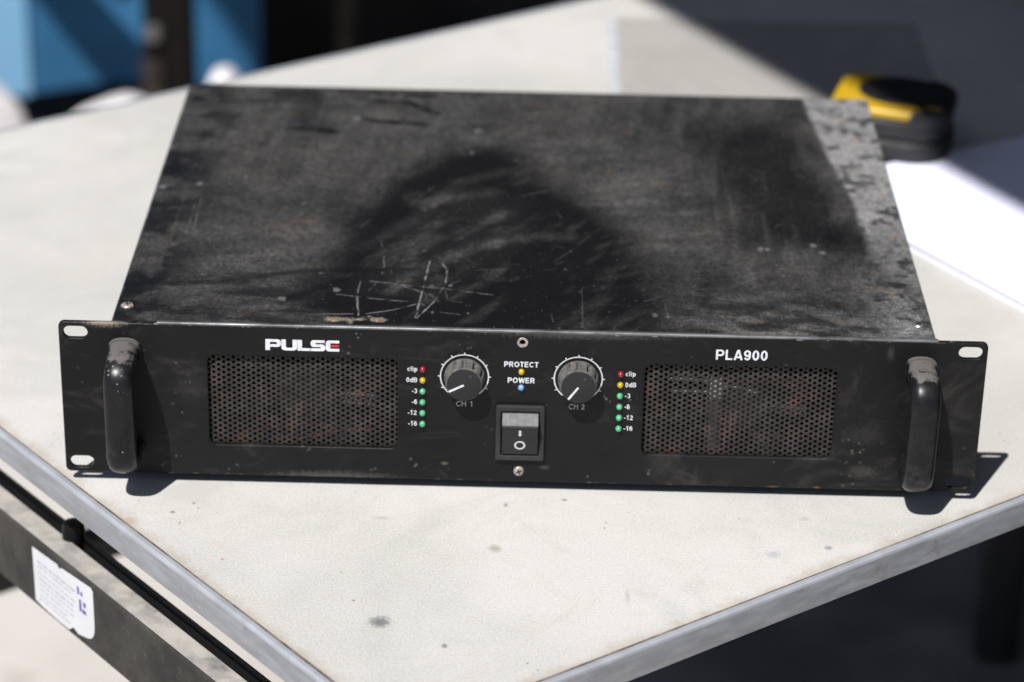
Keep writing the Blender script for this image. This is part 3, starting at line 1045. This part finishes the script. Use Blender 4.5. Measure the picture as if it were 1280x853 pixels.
STREAK = [[(-144.9, 281.2), (-118.3, 277.6)], [(-102.1, 300.0), (-63.5, 295.7)], [(-92.4, 329.5), (-74.8, 327.8), (-56.9, 315.2)], [(-116.0, 344.8), (-57.8, 341.5)]]
SCRATCH = [[(-51.8, 90.0), (-54.0, 58.0), (-56.6, 17.2)], [(-45.5, 88.2), (-42.1, 78.8), (-42.3, 60.8), (-47.6, 37.8), (-56.1, 16.3)], [(-82.6, 61.6), (-69.4, 59.2), (-53.2, 48.7)],
 [(-69.3, 58.2), (-43.0, 54.5), (-16.7, 47.7)], [(-99.8, 44.1), (-82.2, 39.9), (-61.3, 37.0)], [(-88.2, 60.3), (-88.9, 43.7), (-86.5, 18.5)], [(-82.8, 20.7), (-67.7, 26.6), (-56.9, 34.2)],
 [(-115.0, 18.0), (-89.6, 20.4)], [(-41.2, 106.0), (-28.2, 89.2)], [(-40.7, 39.2), (-32.9, 37.6)], [(-43.7, 24.9), (-33.3, 22.5)], [(-52.2, 25.4), (-47.0, 23.7)], [(-52.7, 47.7), (-50.9, 35.6)],
 [(-80.3, 114.8), (-77.9, 103.8)], [(-77.4, 95.1), (-76.2, 80.0)], [(-77.0, 71.4), (-74.2, 76.9)], [(-72.1, 78.1), (-71.9, 71.3)], [(-82.8, 50.2), (-79.8, 58.7)], [(-42.5, 54.5), (-40.3, 39.2)],
 [(-46.7, 60.5), (-39.2, 58.4)], [(-26.2, 79.7), (-9.4, 81.3)], [(-54.4, 35.4), (-52.5, 32.5)], [(-50.6, 47.9), (-48.3, 44.9)], [(15.7, 91.8), (25.4, 107.8)], [(29.0, 115.4), (42.7, 140.6)],
 [(31.1, 58.6), (31.1, 11.0)], [(-2.7, 184.0), (15.8, 194.7)], [(7.0, 80.0), (17.4, 83.5)], [(-9.6, 88.3), (-2.6, 88.2)], [(14.3, 25.6), (15.6, 16.0)], [(75.0, 40.9), (76.1, 25.1)],
 [(41.3, 222.9), (54.4, 223.3)], [(-196.2, 104.0), (-196.6, 148.1), (-196.5, 183.2)], [(-188.8, 118.9), (-188.8, 161.5)], [(-185.7, 127.4), (-186.0, 170.5)], [(-92.7, 132.9), (-87.6, 146.0)],
 [(-128.4, 95.8), (-124.9, 94.0)], [(-67.2, 164.5), (-53.0, 196.4)]]
BLOB = [(-49.6, 57.2, 2.2), (-39.6, 58.4, 1.4), (-77.1, 72.5, 1.5), (-110.4, 70.2, 1.2), (-101.0, 49.2, 2.5), (-29.1, 23.7, 1.2), (-47.9, 24.7, 1.1), (131.0, 117.0, 2.2), (134.6, 116.3, 1.6), (69.4, 26.7, 2.2),
 (76.1, 25.1, 2.2), (-32.9, 248.4, 2.4), (-29.9, 284.9, 2.2), (25.4, 107.4, 1.2), (-6.0, 238.4, 1.8), (-209.8, 186.0, 3.4), (-105.9, 300.9, 2.6), (-163.8, 203.3, 1.6), (-128.1, 36.6, 2.0), (-100.4, 49.5, 1.6),
 (-73.6, 263.2, 2.0), (-189.5, 190.4, 2.0), (-213.1, 247.1, 2.4), (-128.6, 259.7, 1.6), (165.7, 113.6, 2.4), (160.6, 123.1, 2.0), (180.1, 292.3, 3.0), (182.6, 283.6, 2.6), (208.0, 184.2, 2.4), (213.7, 143.5, 2.0)]
BROWN = [(-101.0, 12.8), (-89.1, 13.4), (-74.7, 13.8)]
ARCH = [(-118, 60), (-108, 115.7), (-84, 205), (-58, 243), (-33.0, 262), (-6, 256.0), (18, 206), (42, 176), (58, 130), (70, 82.2), (78, 30), (72, -6), (-5.9, -8), (-90, -6), (-122, 24)]
RECT = [(92, 290), (135, 312), (164.0, 300.0), (172, 213.8), (176, 128), (125, 128.0), (100, 200)]
STRIP = [(174.4, 363), (222, 363), (222, -2), (183, -2), (186, 60), (193.0, 113.2), (189, 190.1), (180.5, 263.8)]
def sdf_poly(X, Y, poly):
    d = np.full(X.shape, 1e9)
    ins = np.zeros(X.shape, bool)
    n = len(poly)
    for i in range(n):
        ax, ay = poly[i]; bx, by = poly[(i + 1) % n]
        ex, ey = bx - ax, by - ay
        t_ = np.clip(((X - ax) * ex + (Y - ay) * ey) / (ex * ex + ey * ey), 0, 1)
        d = np.minimum(d, np.hypot(X - ax - t_ * ex, Y - ay - t_ * ey))
        cond = (ay > Y) != (by > Y)
        xin = (bx - ax) * (Y - ay) / (by - ay + 1e-9) + ax
        ins ^= cond & (X < xin)
    return np.where(ins, -d, d)
def seg(X, Y, pts):
    d = np.full(X.shape, 1e9)
    for (ax, ay), (bx, by) in zip(pts, pts[1:]):
        ex, ey = bx - ax, by - ay
        t_ = np.clip(((X - ax) * ex + (Y - ay) * ey) / (ex * ex + ey * ey + 1e-9), 0, 1)
        d = np.minimum(d, np.hypot(X - ax - t_ * ex, Y - ay - t_ * ey))
    return d
def sstep(x, a, b):
    t_ = np.clip((x - a) / (b - a), 0, 1)
    return t_ * t_ * (3 - 2 * t_)

def make_lid():
    nx, ny = 980, 540
    xs = np.linspace(BL, BR, nx); ys = np.linspace(Y0, Y1, ny)
    GX, GY = np.meshgrid(xs, ys)
    X, Y = GX * 1000, GY * 1000
    n40, n14, n5 = fnoise(X, Y, 42, 5, 1), fnoise(X, Y, 15, 5, 2), fnoise(X, Y, 4.5, 4, 3)
    warpx, warpy = (fnoise(X, Y, 30, 4, 4) - .5) * 26, (fnoise(X, Y, 30, 4, 5) - .5) * 26
    # dust: thin film over most of the lid, dragged about in strokes
    brush1 = fnoise(X * .9 + Y * .35 + warpx, (Y - X * .25) * 3.2 + warpy, 24, 5, 20)      # across
    brush2 = fnoise((X - Y * .12) * 3.4 + warpx, Y * .55 + warpy, 24, 5, 21)                 # front to back
    which = sstep(fnoise(X, Y, 70, 3, 22), .42, .58)
    brush = brush1 * which + brush2 * (1 - which)
    dust = .115 + .12 * (n40 - .5) + .09 * (n14 - .5) + .05 * (n5 - .5) + .13 * (brush - .5)
    dust += .055 * np.exp(-((X - 75) / 50) ** 2 - ((Y - 190) / 70) ** 2) + .03 * np.exp(-((X + 120) / 60) ** 2 - ((Y - 110) / 60) ** 2)
    dust += .03 * sstep(Y, 220, 330) * sstep(X, 190, -100)
    dust = np.clip(dust, .012, 1)
    # hand wiped patches
    a = sdf_poly(X + warpx * .8, Y + warpy * .8, ARCH)
    streaky = fnoise(X * .5 + Y * .75 + warpx * .5, (Y * .6 - X * .9) * 2.2, 26, 5, 6)
    wipe = sstep(a, 14, -20)
    dust *= 1 - wipe * (.95 - .42 * sstep(streaky, .54, .80))
    # the middle of the arch is only half wiped
    core = sdf_poly(X + warpx * .7, Y + warpy * .7, [(-92, 45), (-66, 135), (-38, 196), (-8, 186), (-6, 120), (-22, 70), (-50, 40)])
    dust += .050 * sstep(core, 14, -14) * (.35 + 1.2 * sstep(streaky, .40, .70))
    # rubbed block at the right, streaked front to back, fading out to its left
    r_ = sdf_poly(X + warpx * .9, Y + warpy * .9, RECT)
    vst = fnoise(X * 1.6, Y * .10, 7, 4, 8)
    fade = 10 + 22 * sstep(X, 165, 115)
    dust *= 1 - np.clip(.5 - (r_ + (vst - .5) * 30 * sstep(Y, 330, 150)) / (2 * fade), 0, 1) * (.80 - .30 * sstep(vst, .48, .75))
    dark_corner = sdf_poly(X, Y, [(165, 150), (187, 165), (193, 112), (170, 116)])
    dust *= 1 - .6 * sstep(dark_corner + (n14 - .5) * 8, 4, -5)
    # brushed band along the front
    fb = sstep(Y, 75, 25) * sstep(np.abs(X - 140), 95, 40)
    dust *= 1 - .55 * fb * sstep(fnoise(X * .9 + warpx, Y * 2.4, 16, 4, 23), .40, .62)
    fb2 = sstep(Y, 90, 30) * sstep(X, -60, -130)
    dust *= 1 - .65 * fb2 * sstep(fnoise(X * .8 + Y * .5 + warpx, Y * 2.2, 24, 5, 24), .42, .60)
    # mottled left margin and back
    lm = sstep(X, -165, -205)
    dust *= 1 - lm * .8 * sstep(fnoise(X, Y, 26, 5, 9), .46, .60)
    bk = sstep(Y, 300, 350) * sstep(X, 60, -60)
    dust *= 1 - bk * .8 * sstep(fnoise(X, Y * 2.2, 30, 5, 10), .45, .6)
    # the heavily dusted strip down the right side, with a sharp border at the back
    s_ = sdf_poly(X + warpx * .10, Y + warpy * .10, STRIP)
    soft = 2.0 + 12 * sstep(Y, 150, 40)
    sd = np.clip(.5 - s_ / (2 * soft), 0, 1)
    stripd = .78 + .45 * (n14 - .5) + .34 * (fnoise(X, Y * 1.8, 20, 5, 12) - .5)
    stripd *= 1 - .8 * sstep(.5 * fnoise(X, Y, 15, 6, 13) + .5 * fnoise(X * 1.3, Y, 6, 4, 26), .44, .66)
    stripd *= .42 + .58 * sstep(Y, 70, 230)
    dust = dust * (1 - sd) + np.clip(stripd, .03, 1) * sd
    border = np.exp(-(s_ / 1.6) ** 2) * sstep(Y, 220, 280)
    dust += .30 * border
    # lower right corner greyer, in short brushed dabs
    lr = sstep(X, 60, 130) * sstep(Y, 70, 10)
    dust += lr * .20 * sstep(fnoise(X * .8 + Y * .4, Y * 1.6, 13, 4, 14), .42, .72)
    # dark streaks where something was dragged
    for q in STREAK:
        dust *= 1 - .95 * sstep(seg(X + warpx * .12 + (n5 - .5) * 5, Y + warpy * .35 + (n14 - .5) * 7, q), 5.0, 1.0) * sstep(n5, .22, .45)
    for q in ([(-130, 32), (-100, 60)], [(-160, 60), (-110, 75), (-40, 78)], [(-215, 50), (-150, 58)], [(-20, 62), (60, 70)]):
        dust *= 1 - .55 * sstep(seg(X + warpx * .2, Y + warpy * .2, q), 5, 1)
    # pale drag lines inside the wiped arch
    for q in ([(-90, 105), (-62, 150), (-40, 200), (-12, 222)], [(-70, 60), (-30, 110), (15, 128)], [(-60, 170), (-20, 190)]):
        dust += .085 * sstep(seg(X + warpx * .3, Y + warpy * .3, q), 9, 0) * n14
    scr = np.zeros_like(X)
    brn = np.clip(.09 + (n40 - .5) * .35, 0, .3) * (1 - .8 * sd)
    for k, q in enumerate(SCRATCH):
        w = .42 if k < 8 else .34
        amp_ = (1.0, .85, .6, .55, .7, .7, .75, .6)[k] if k < 8 else .14 + .30 * rs.rand() ** 2
        scr = np.maximum(scr, amp_ * sstep(seg(X + (n5 - .5) * 1.1, Y + (n5 - .5) * 1.1, q), w * (.7 + 1.6 * np.clip(n14 - .35, 0, 1)) + .18, w * .15) * sstep(n5 + .35 * n14, .38, .78) * 1.25)
    for x, y, r in BLOB:
        scr = np.maximum(scr, .5 * sstep(np.hypot(X - x, (Y - y) * .7) + (n5 - .5) * r * 2.0, r, r * .3))
    # random hairlines and grains
    for k in range(60):
        x, y = rs.uniform(-205, 205), rs.uniform(8, 345)
        an = rs.normal(.1, .7); L = rs.gamma(2, 3.5)
        q = [(x, y), (x + L * math.cos(an), y + L * math.sin(an))]
        m = (np.abs(X - x) < L + 3) & (np.abs(Y - y) < L + 3)
        scr[m] = np.maximum(scr[m], rs.uniform(.04, .16) * sstep(seg(X[m], Y[m], q), .9, .2))
    for k in range(260):
        x, y = rs.uniform(-213, 213), rs.uniform(5, 353)
        r = rs.gamma(2, .20) + .25
        m = (np.abs(X - x) < 4) & (np.abs(Y - y) < 4)
        scr[m] = np.maximum(scr[m], rs.uniform(.08, .38) * sstep(np.hypot(X[m] - x, Y[m] - y), r, r * .4))
    # chipped paint along the edges
    edge = np.minimum(np.minimum(X - BL * 1000, BR * 1000 - X), Y1 * 1000 - Y)
    scr = np.maximum(scr, .55 * sstep(edge, 1.6, .4) * sstep(n14, .52, .66))
    bd = seg(X, Y, BROWN)
    bpatch = sstep(bd + (n5 - .5) * 10, 4.5, 1.0)
    dust = np.maximum(dust, bpatch * .55)
    brn = np.maximum(brn, bpatch * .8)
    brn = np.maximum(brn, sstep(fnoise(X, Y, 9, 3, 15), .74, .8) * .6)
    # single grains
    dust *= .55 + .90 * rs.rand(*X.shape)
    gr = rs.rand(*X.shape)
    dust += np.where(gr > .990, .10, 0) * (1 - .6 * wipe) + np.where(gr > .9985, .22, 0)
    dust = np.clip(dust, .004, 1)
    Z = np.full_like(GX, ZT)
    # rounded folds at the sides and a shallow sag
    rad = .0014
    for dd in (GX - BL, BR - GX, Y1 - GY):
        Z -= np.where(dd < rad, rad - np.sqrt(np.clip(rad ** 2 - (rad - dd) ** 2, 0, None)), 0)
    Z += .0002 * (fnoise(X, Y, 120, 2, 16) - .5) * np.clip((X + 214) / 30, 0, 1) * np.clip((214 - X) / 30, 0, 1)
    co = np.stack([GX, GY, Z], -1).reshape(-1, 3)
    idx = np.arange(nx * ny).reshape(ny, nx)
    f = np.stack([idx[:-1, :-1], idx[:-1, 1:], idx[1:, 1:], idx[1:, :-1]], -1).reshape(-1, 4)
    me = bpy.data.meshes.new('lid')
    me.vertices.add(len(co)); me.vertices.foreach_set('co', co.ravel())
    me.loops.add(f.size); me.loops.foreach_set('vertex_index', f.ravel())
    me.polygons.add(len(f)); me.polygons.foreach_set('loop_start', np.arange(0, f.size, 4))
    me.update(calc_edges=True)
    me.polygons.foreach_set('use_smooth', np.ones(len(f), bool))
    ca = me.color_attributes.new('wear', 'FLOAT_COLOR', 'POINT')
    rgba = np.stack([dust, np.clip(scr, 0, 1), brn, np.ones_like(brn)], -1).astype(np.float32)
    ca.data.foreach_set('color', rgba.ravel())
    me.materials.append(M_LID)
    return link(bpy.data.objects.new('lid', me), amp)
lid = make_lid()
screw('lid_screw', (-.2085, .0235, ZT + .0001), .0034, M_RUSTY, 'Z', lid, 1)
screw('lid_screw', (.2075, .0225, ZT + .0001), .0034, M_STEEL, 'Z', lid, 1)
# rounded bead along the top of the panel, worn bright
M_BEAD = NT('worn_bead')
_n = M_BEAD.noise(70, 5, .7, vec=M_BEAD.map((.35, 1, 1)))
M_BEAD = M_BEAD.set(Base_Color=M_BEAD.mix(M_BEAD.rng(_n, .35, .65), (.03, .03, .033), (.22, .22, .235)), Roughness=M_BEAD.rng(_n, .3, .7, .42, .30), Metallic=M_BEAD.rng(_n, .4, .65, .1, .7), Specular_IOR_Level=.6)
bm_obj('panel_bead', sweep_bm([(-.190 + .0405 * k, .0016, pz(87.9)) for k in range(11)], oval(.0015, .0012, 18, 2.2), (0, 0, 1)), M_BEAD, amp, 60)

# ================================================================== THINGS ON THE TABLE
# paper booklet
A, B_ = Vector(W(180, 428, -6)), None
dA = Vector((.559, -.829, 0)); dB = Vector((.873, .488, 0))
bk = empty('paper_booklet', A)
label(bk, 'white paper booklet lying half in shade at the right of the amplifier', 'booklet')
M_PAPER = plain('paper_white', (.80, .82, .98), .6, var=.02, scale=30)
def bk_prism(name, a0, a1, b0, b1, z0, z1, mat):
    bm = bmesh.new()
    n = 14
    rows = []
    for i in range(n + 1):
        a = a0 + (a1 - a0) * i / n
        lift = .0012 * math.sin(math.pi * i / n) * (1 if z1 > .003 else .6)
        rows.append([bm.verts.new(dA * a + dB * b + Vector((0, 0, z + (lift if z > 0.0005 else 0)))) for b, z in ((b0, z0), (b1, z0), (b1, z1), (b0, z1))])
    for p, q in zip(rows, rows[1:]):
        for k in range(4):
            bm.faces.new((p[k], p[(k + 1) % 4], q[(k + 1) % 4], q[k]))
    bm.faces.new(rows[0]); bm.faces.new(rows[-1])
    return bm_obj(name, bm, mat, bk, 30)
bk_prism('back_cover', 0, .298, 0, .212, .0002, .0008, M_PAPER)
bk_prism('page_block', .001, .297, .001, .211, .0010, .0036, plain('page_edges', (.66, .66, .66), .7, var=.2, scale=900))
bk_prism('front_cover', 0, .298, 0, .212, .0038, .0043, M_PAPER)

# clear plastic sleeve behind the amplifier
t = NT('clear_plastic')
n1 = t.noise(9, 5, .6, dist=1.0)
M_SLEEVE = t.set(Base_Color=t.mix(t.rng(n1, .35, .65), (.28, .26, .235), (.42, .405, .385)), Roughness=.22, Alpha=t.rng(n1, .3, .7, .22, .42), Specular_IOR_Level=.5)
t.bump(n1, .4, .004)
sl = empty('plastic_sleeve', W(178, 690, -6))
label(sl, 'clear plastic sleeve lying flat on the table behind the amplifier', 'sleeve')
def wavy_sheet(name, x0, x1, y0, y1, z, amp_, mat, parent, nx=30, ny=20):
    vs, fs = [], []
    for j in range(ny + 1):
        for i in range(nx + 1):
            x = x0 + (x1 - x0) * i / nx; y = y0 + (y1 - y0) * j / ny
            vs.append((x, y, z + amp_ * (1 + math.sin(x * 41 + y * 23) * math.cos(y * 37 - x * 11))))
    for j in range(ny):
        for i in range(nx):
            k = j * (nx + 1) + i
            fs.append((k, k + 1, k + nx + 2, k + nx + 1))
    return mesh_obj(name, vs, fs, mat, parent, True)
wavy_sheet('sleeve_sheet', -.110, .124, -.11, .075, .0008, .0006, M_SLEEVE, sl)
wavy_sheet('binding_strip', -.118, -.111, -.11, .075, .0010, .0004, plain('sleeve_strip', (.47, .49, .52), .4), sl, 3, 20)

# tape measure lying on its side
tm = empty('tape_measure', W(254, 505, -6), R(-16))
label(tm, 'yellow and black tape measure lying behind the right end of the amplifier', 'tape measure')
M_YEL = plain('tape_yellow', (.50, .31, .014), .35, var=.08)
M_TBLK = plain('tape_black_rubber', (.013, .013, .014), .6, var=.3)
def tm_outline(k):
    # rounded D: flat foot towards -x, domed right side
    pts = []
    for cx, cy, r, a0, a1 in ((.018, .012, .023, 0, 90), (-.026, .019, .016, 90, 180), (-.026, -.019, .016, 180, 270), (.016, -.011, .025, 270, 360)):
        for i in range(8):
            a = R(a0 + (a1 - a0) * i / 7)
            pts.append((cx + (r + k) * math.cos(a), cy + (r + k) * math.sin(a)))
    return pts
def tm_plate(name, loops, z0, z1, mat, bev):
    return plate(name, loops, z1 - z0, mat, tm, (0, 0, (z0 + z1) / 2), bevel=bev, front=False, res=3)
tm_plate('lower_shell', [tm_outline(0)], .0003, .019, M_TBLK, .005)
tm_plate('middle_band', [tm_outline(-.001)], .0193, .0335, M_TBLK, .003)
tm_plate('upper_shell', [tm_outline(-.0008)], .0338, .0408, M_YEL, .0033)
tm_plate('face_label', [[(a * 1.0 + .004, b * .88 + .004) for a, b in circ(0, 0, .0300, 40)]], .0404, .0424, M_TBLK, .0008)
tm_plate('overmould_and_shade', [[p for p in tm_outline(.0006) if p[0] > .014]], .0292, .0416, M_TBLK, .0038)  # black overmould, spread so its colour also darkens the shaded right half
for k_ in range(2):
    tm_plate('grip_line', [rrect(.013 + .012 * k_, -.031 + .007 * k_, .023 + .012 * k_, -.029 + .007 * k_, .0009, 2)], .0414, .0423, M_YEL, .0002)
box('tape_mouth', (-.046, -.030, .010), (-.0405, -.012, .034), M_TBLK, tm, .001)

# black bag at the far end of the table
bag_c = CORNER + eR * 1.12 + eL * .44
bag = empty('fabric_bag', bag_c, math.atan2(eR.y, eR.x) - R(5))
label(bag, 'black fabric bag at the shaded far right corner of the table', 'bag')
M_BAG = plain('bag_black', (.008, .008, .009), .85, bump=.3)
def lump_bm(sx, sy, sz, seed, rough=.12, sub=3, power=3.0):
    bm = bmesh.new()
    bmesh.ops.create_icosphere(bm, subdivisions=sub + 1, radius=1.0)
    rg = np.random.RandomState(seed)
    ks = rg.normal(0, 2.6, (9, 3)); ph = rg.uniform(0, 6.28, 9)
    for v in bm.verts:
        c = v.co
        m = (abs(c.x) ** power + abs(c.y) ** power + abs(c.z) ** power) ** (1 / power)
        w = sum(math.sin(k[0] * c.x + k[1] * c.y + k[2] * c.z + p) for k, p in zip(ks, ph)) / 9
        q = c / m * (1 + rough * 2.2 * w)
        v.co = Vector((q.x * sx, q.y * sy, max(0.0, (q.z + .92)) * sz))
    return bm
bm_obj('bag_body', lump_bm(.125, .17, .06, 3, .05), M_BAG, bag, 0)
bm_obj('bag_strap', sweep_bm([(-.05 + .012 * k, .02 + .05 * math.sin(k * .5), .112 + .022 * math.sin(k * .35)) for k in range(10)], rrect(-.002, -.012, .002, .012, .001, 2), (0, 0, 1)), M_BAG, bag, 40)

# ================================================================== BACKGROUND
def curtain(name, x0, x1, y, z0, z1, mat, parent, fold=.012, nx=120, nz=14, seed=1):
    rg = np.random.RandomState(seed)
    ks = rg.uniform(8, 30, 5); ph = rg.uniform(0, 6.28, 5)
    vs, fs = [], []
    for back in (0, 1):
        for j in range(nz + 1):
            for i in range(nx + 1):
                x = x0 + (x1 - x0) * i / nx; z = z0 + (z1 - z0) * j / nz
                hang = .35 + .65 * (1 - j / nz)
                d = fold * hang * sum(math.sin(k * x + p + .6 * z) for k, p in zip(ks, ph)) / 2.2
                vs.append((x, y + d + back * .002, z + (.01 * math.sin(7 * x + seed) if j == 0 else 0)))
    n = (nx + 1) * (nz + 1)
    for j in range(nz):
        for i in range(nx):
            k = j * (nx + 1) + i
            fs.append((k, k + 1, k + nx + 2, k + nx + 1))
            fs.append((k + n, k + n + nx + 1, k + n + nx + 2, k + n + 1))
    return mesh_obj(name, vs, fs, mat, parent, True)
GZ = 0.0
M_TARP = plain('blue_tarp', (.031, .118, .24), .6, var=.1, scale=9, spec=.12)
M_SHADEBLACK = plain('shade_black', (.006, .006, .0065), .9, var=.2, scale=9)
tarp = curtain('blue_tarp', -1.7, -.372, 2.36, .078, 2.0, M_TARP, None, fold=.010, seed=4)
label(tarp, 'blue tarpaulin hanging behind the table at the upper left', 'tarpaulin')
blk = curtain('shade_backdrop', -.395, 2.6, 2.44, .01, 2.2, M_SHADEBLACK, None, fold=.02, seed=6)  # black sheet standing in for deep shade, including the tarp's shaded end
label(blk, 'black backdrop standing in for the deep shade behind the table', 'backdrop')
slab_ = box('under_tarp_shade', (-1.8, 2.28, .001), (-.28, 3.2, .012), plain('shade_brown', (.022, .018, .018), .9), None, .003)  # dark slab standing in for the shade beneath the hanging tarp
label(slab_, 'dark brown slab standing in for the shade below the blue tarpaulin', 'mat')

sc_ = curtain('added_shade_screen', -1.6, 2.2, 0, .02, 2.3, M_SHADEBLACK, None, fold=.02, seed=8)  # unseen screen added to cut sky light from the right
sc_.rotation_euler = (0, 0, R(-90))
sc_.location = (2.55, .9, 0)
label(sc_, 'black screen added out of view at the right to block sky light', 'backdrop')
gs = wavy_sheet('shade_sheet', -.05, 1.9, .2, 2.25, .004, .006, plain('shade_sheet_dark', (.15, .142, .142), .8, var=.3, scale=6, spec=.2), None, 60, 60)  # sheet added over the concrete to deepen the shade under the table
label(gs, 'dark grey sheet added to deepen the shade under the table', 'shade sheet')
# stall frame: two posts and a brace
fr = empty('stall_upright', (-.43, 2.12, 0))
label(fr, 'dark steel stall frame post with brace in front of the blue tarpaulin', 'stall frame')
M_POST = plain('post_dark_brown', (.007, .0058, .0052), .7, var=.3, spec=.12)
M_POST2 = plain('post_worn_brown', (.030, .025, .021), .8, var=.4, scale=25, spec=.12)
box('post', (-.069, -.020, 0), (-.004, .020, 2.3), M_POST, fr, .004)
box('post', (.175, .10, 0), (.200, .125, 2.3), M_POST2, fr, .004)
box('base_sleeve', (-.072, -.030, .0), (-.044, -.0202, .215), M_POST2, fr, .004)
bm_obj('bolt', lathe_bm([(.0, -.046), (.009, -.045), (.011, -.040), (.011, -.030)], 16, 'Y', at=(-.055, .01, .252)), plain('bolt_dull', (.09, .085, .08), .6), fr, 40)
bar_between('brace', Vector((-.075, -.005, .310)), Vector((-.86, -.005, 1.26)), .054, M_POST, fr)

# pale blue sheet pegged over the tarpaulin's left part
pb_ = curtain('pale_sheet', -1.4, -.695, 2.335, .075, 1.9, plain('sheet_pale_blue', (.165, .33, .50), .6, var=.05, scale=8, spec=.15), None, fold=.004, nx=60, seed=9)
label(pb_, 'pale blue sheet hanging at the upper left corner of the picture', 'sheet')

# white lumps on the ground behind the table
M_BAGW = plain('bag_white', (.72, .69, .70), .55, var=.05, scale=12)
def white_lump(name, lab, cat, x, y, sx, sy, sz, seed, rot=0.0, rough=.12, power=2.4):
    o = bm_obj(name, lump_bm(sx, sy, sz, seed, rough, 3, power), M_BAGW, None, 0, (x, y, 0.0015), (0, 0, rot))
    label(o, lab, cat)
white_lump('plastic_bag', 'white crumpled plastic bag at the left border behind the table', 'bag', -.715, 2.06, .078, .07, .112, 11, .1, .10, 1.25)
white_lump('cloth_bundle', 'low white bundle behind the table left of the dark post', 'bundle', -.515, 2.06, .095, .08, .089, 12, .1, .10, 1.7)
white_lump('white_tub', 'small rounded white tub behind the back left corner of the amplifier', 'tub', -.392, 2.06, .030, .04, .115, 13, 0, .06)

# awning of the stall, overhead and to the right: its edge throws the slanting shade across the table's end
aw = empty('stall_awning', W(900, 0, 0).xy.to_3d())
label(aw, 'dark canvas awning overhead shading the right end of the table', 'awning')
M_AWN = plain('awning_canvas', (.05, .055, .065), .85, var=.1, scale=4)
AWH = TABLE_Z + 2.0
ne = Vector((.871, .491, 0)); ed = Vector((-.491, .871, 0))
base = ne * (-.616)              # the awning's edge line at that height
pts = [base + ed * -2.2, base + ed * 4.6, base + ne * 3.4 + ed * 4.6, base + ne * 3.4 + ed * -2.2]
bm = bmesh.new()
lo = [bm.verts.new(Vector((p.x, p.y, AWH + (.35 if i > 1 else 0))) - aw.location) for i, p in enumerate(pts)]
hi = [bm.verts.new(v.co + Vector((0, 0, .004))) for v in lo]
bm.faces.new(lo[::-1]); bm.faces.new(hi)
for k in range(4):
    bm.faces.new((lo[k], lo[(k + 1) % 4], hi[(k + 1) % 4], hi[k]))
bm_obj('canopy', bm, M_AWN, aw)
for i, p in enumerate(pts):
    if i in (1,):
        continue
    q = p * .985
    a = Vector((q.x, q.y, 0)) - aw.location
    b = a + Vector((0, 0, AWH - .005))
    bar_between('pole', a, b, .035, M_POST, aw)
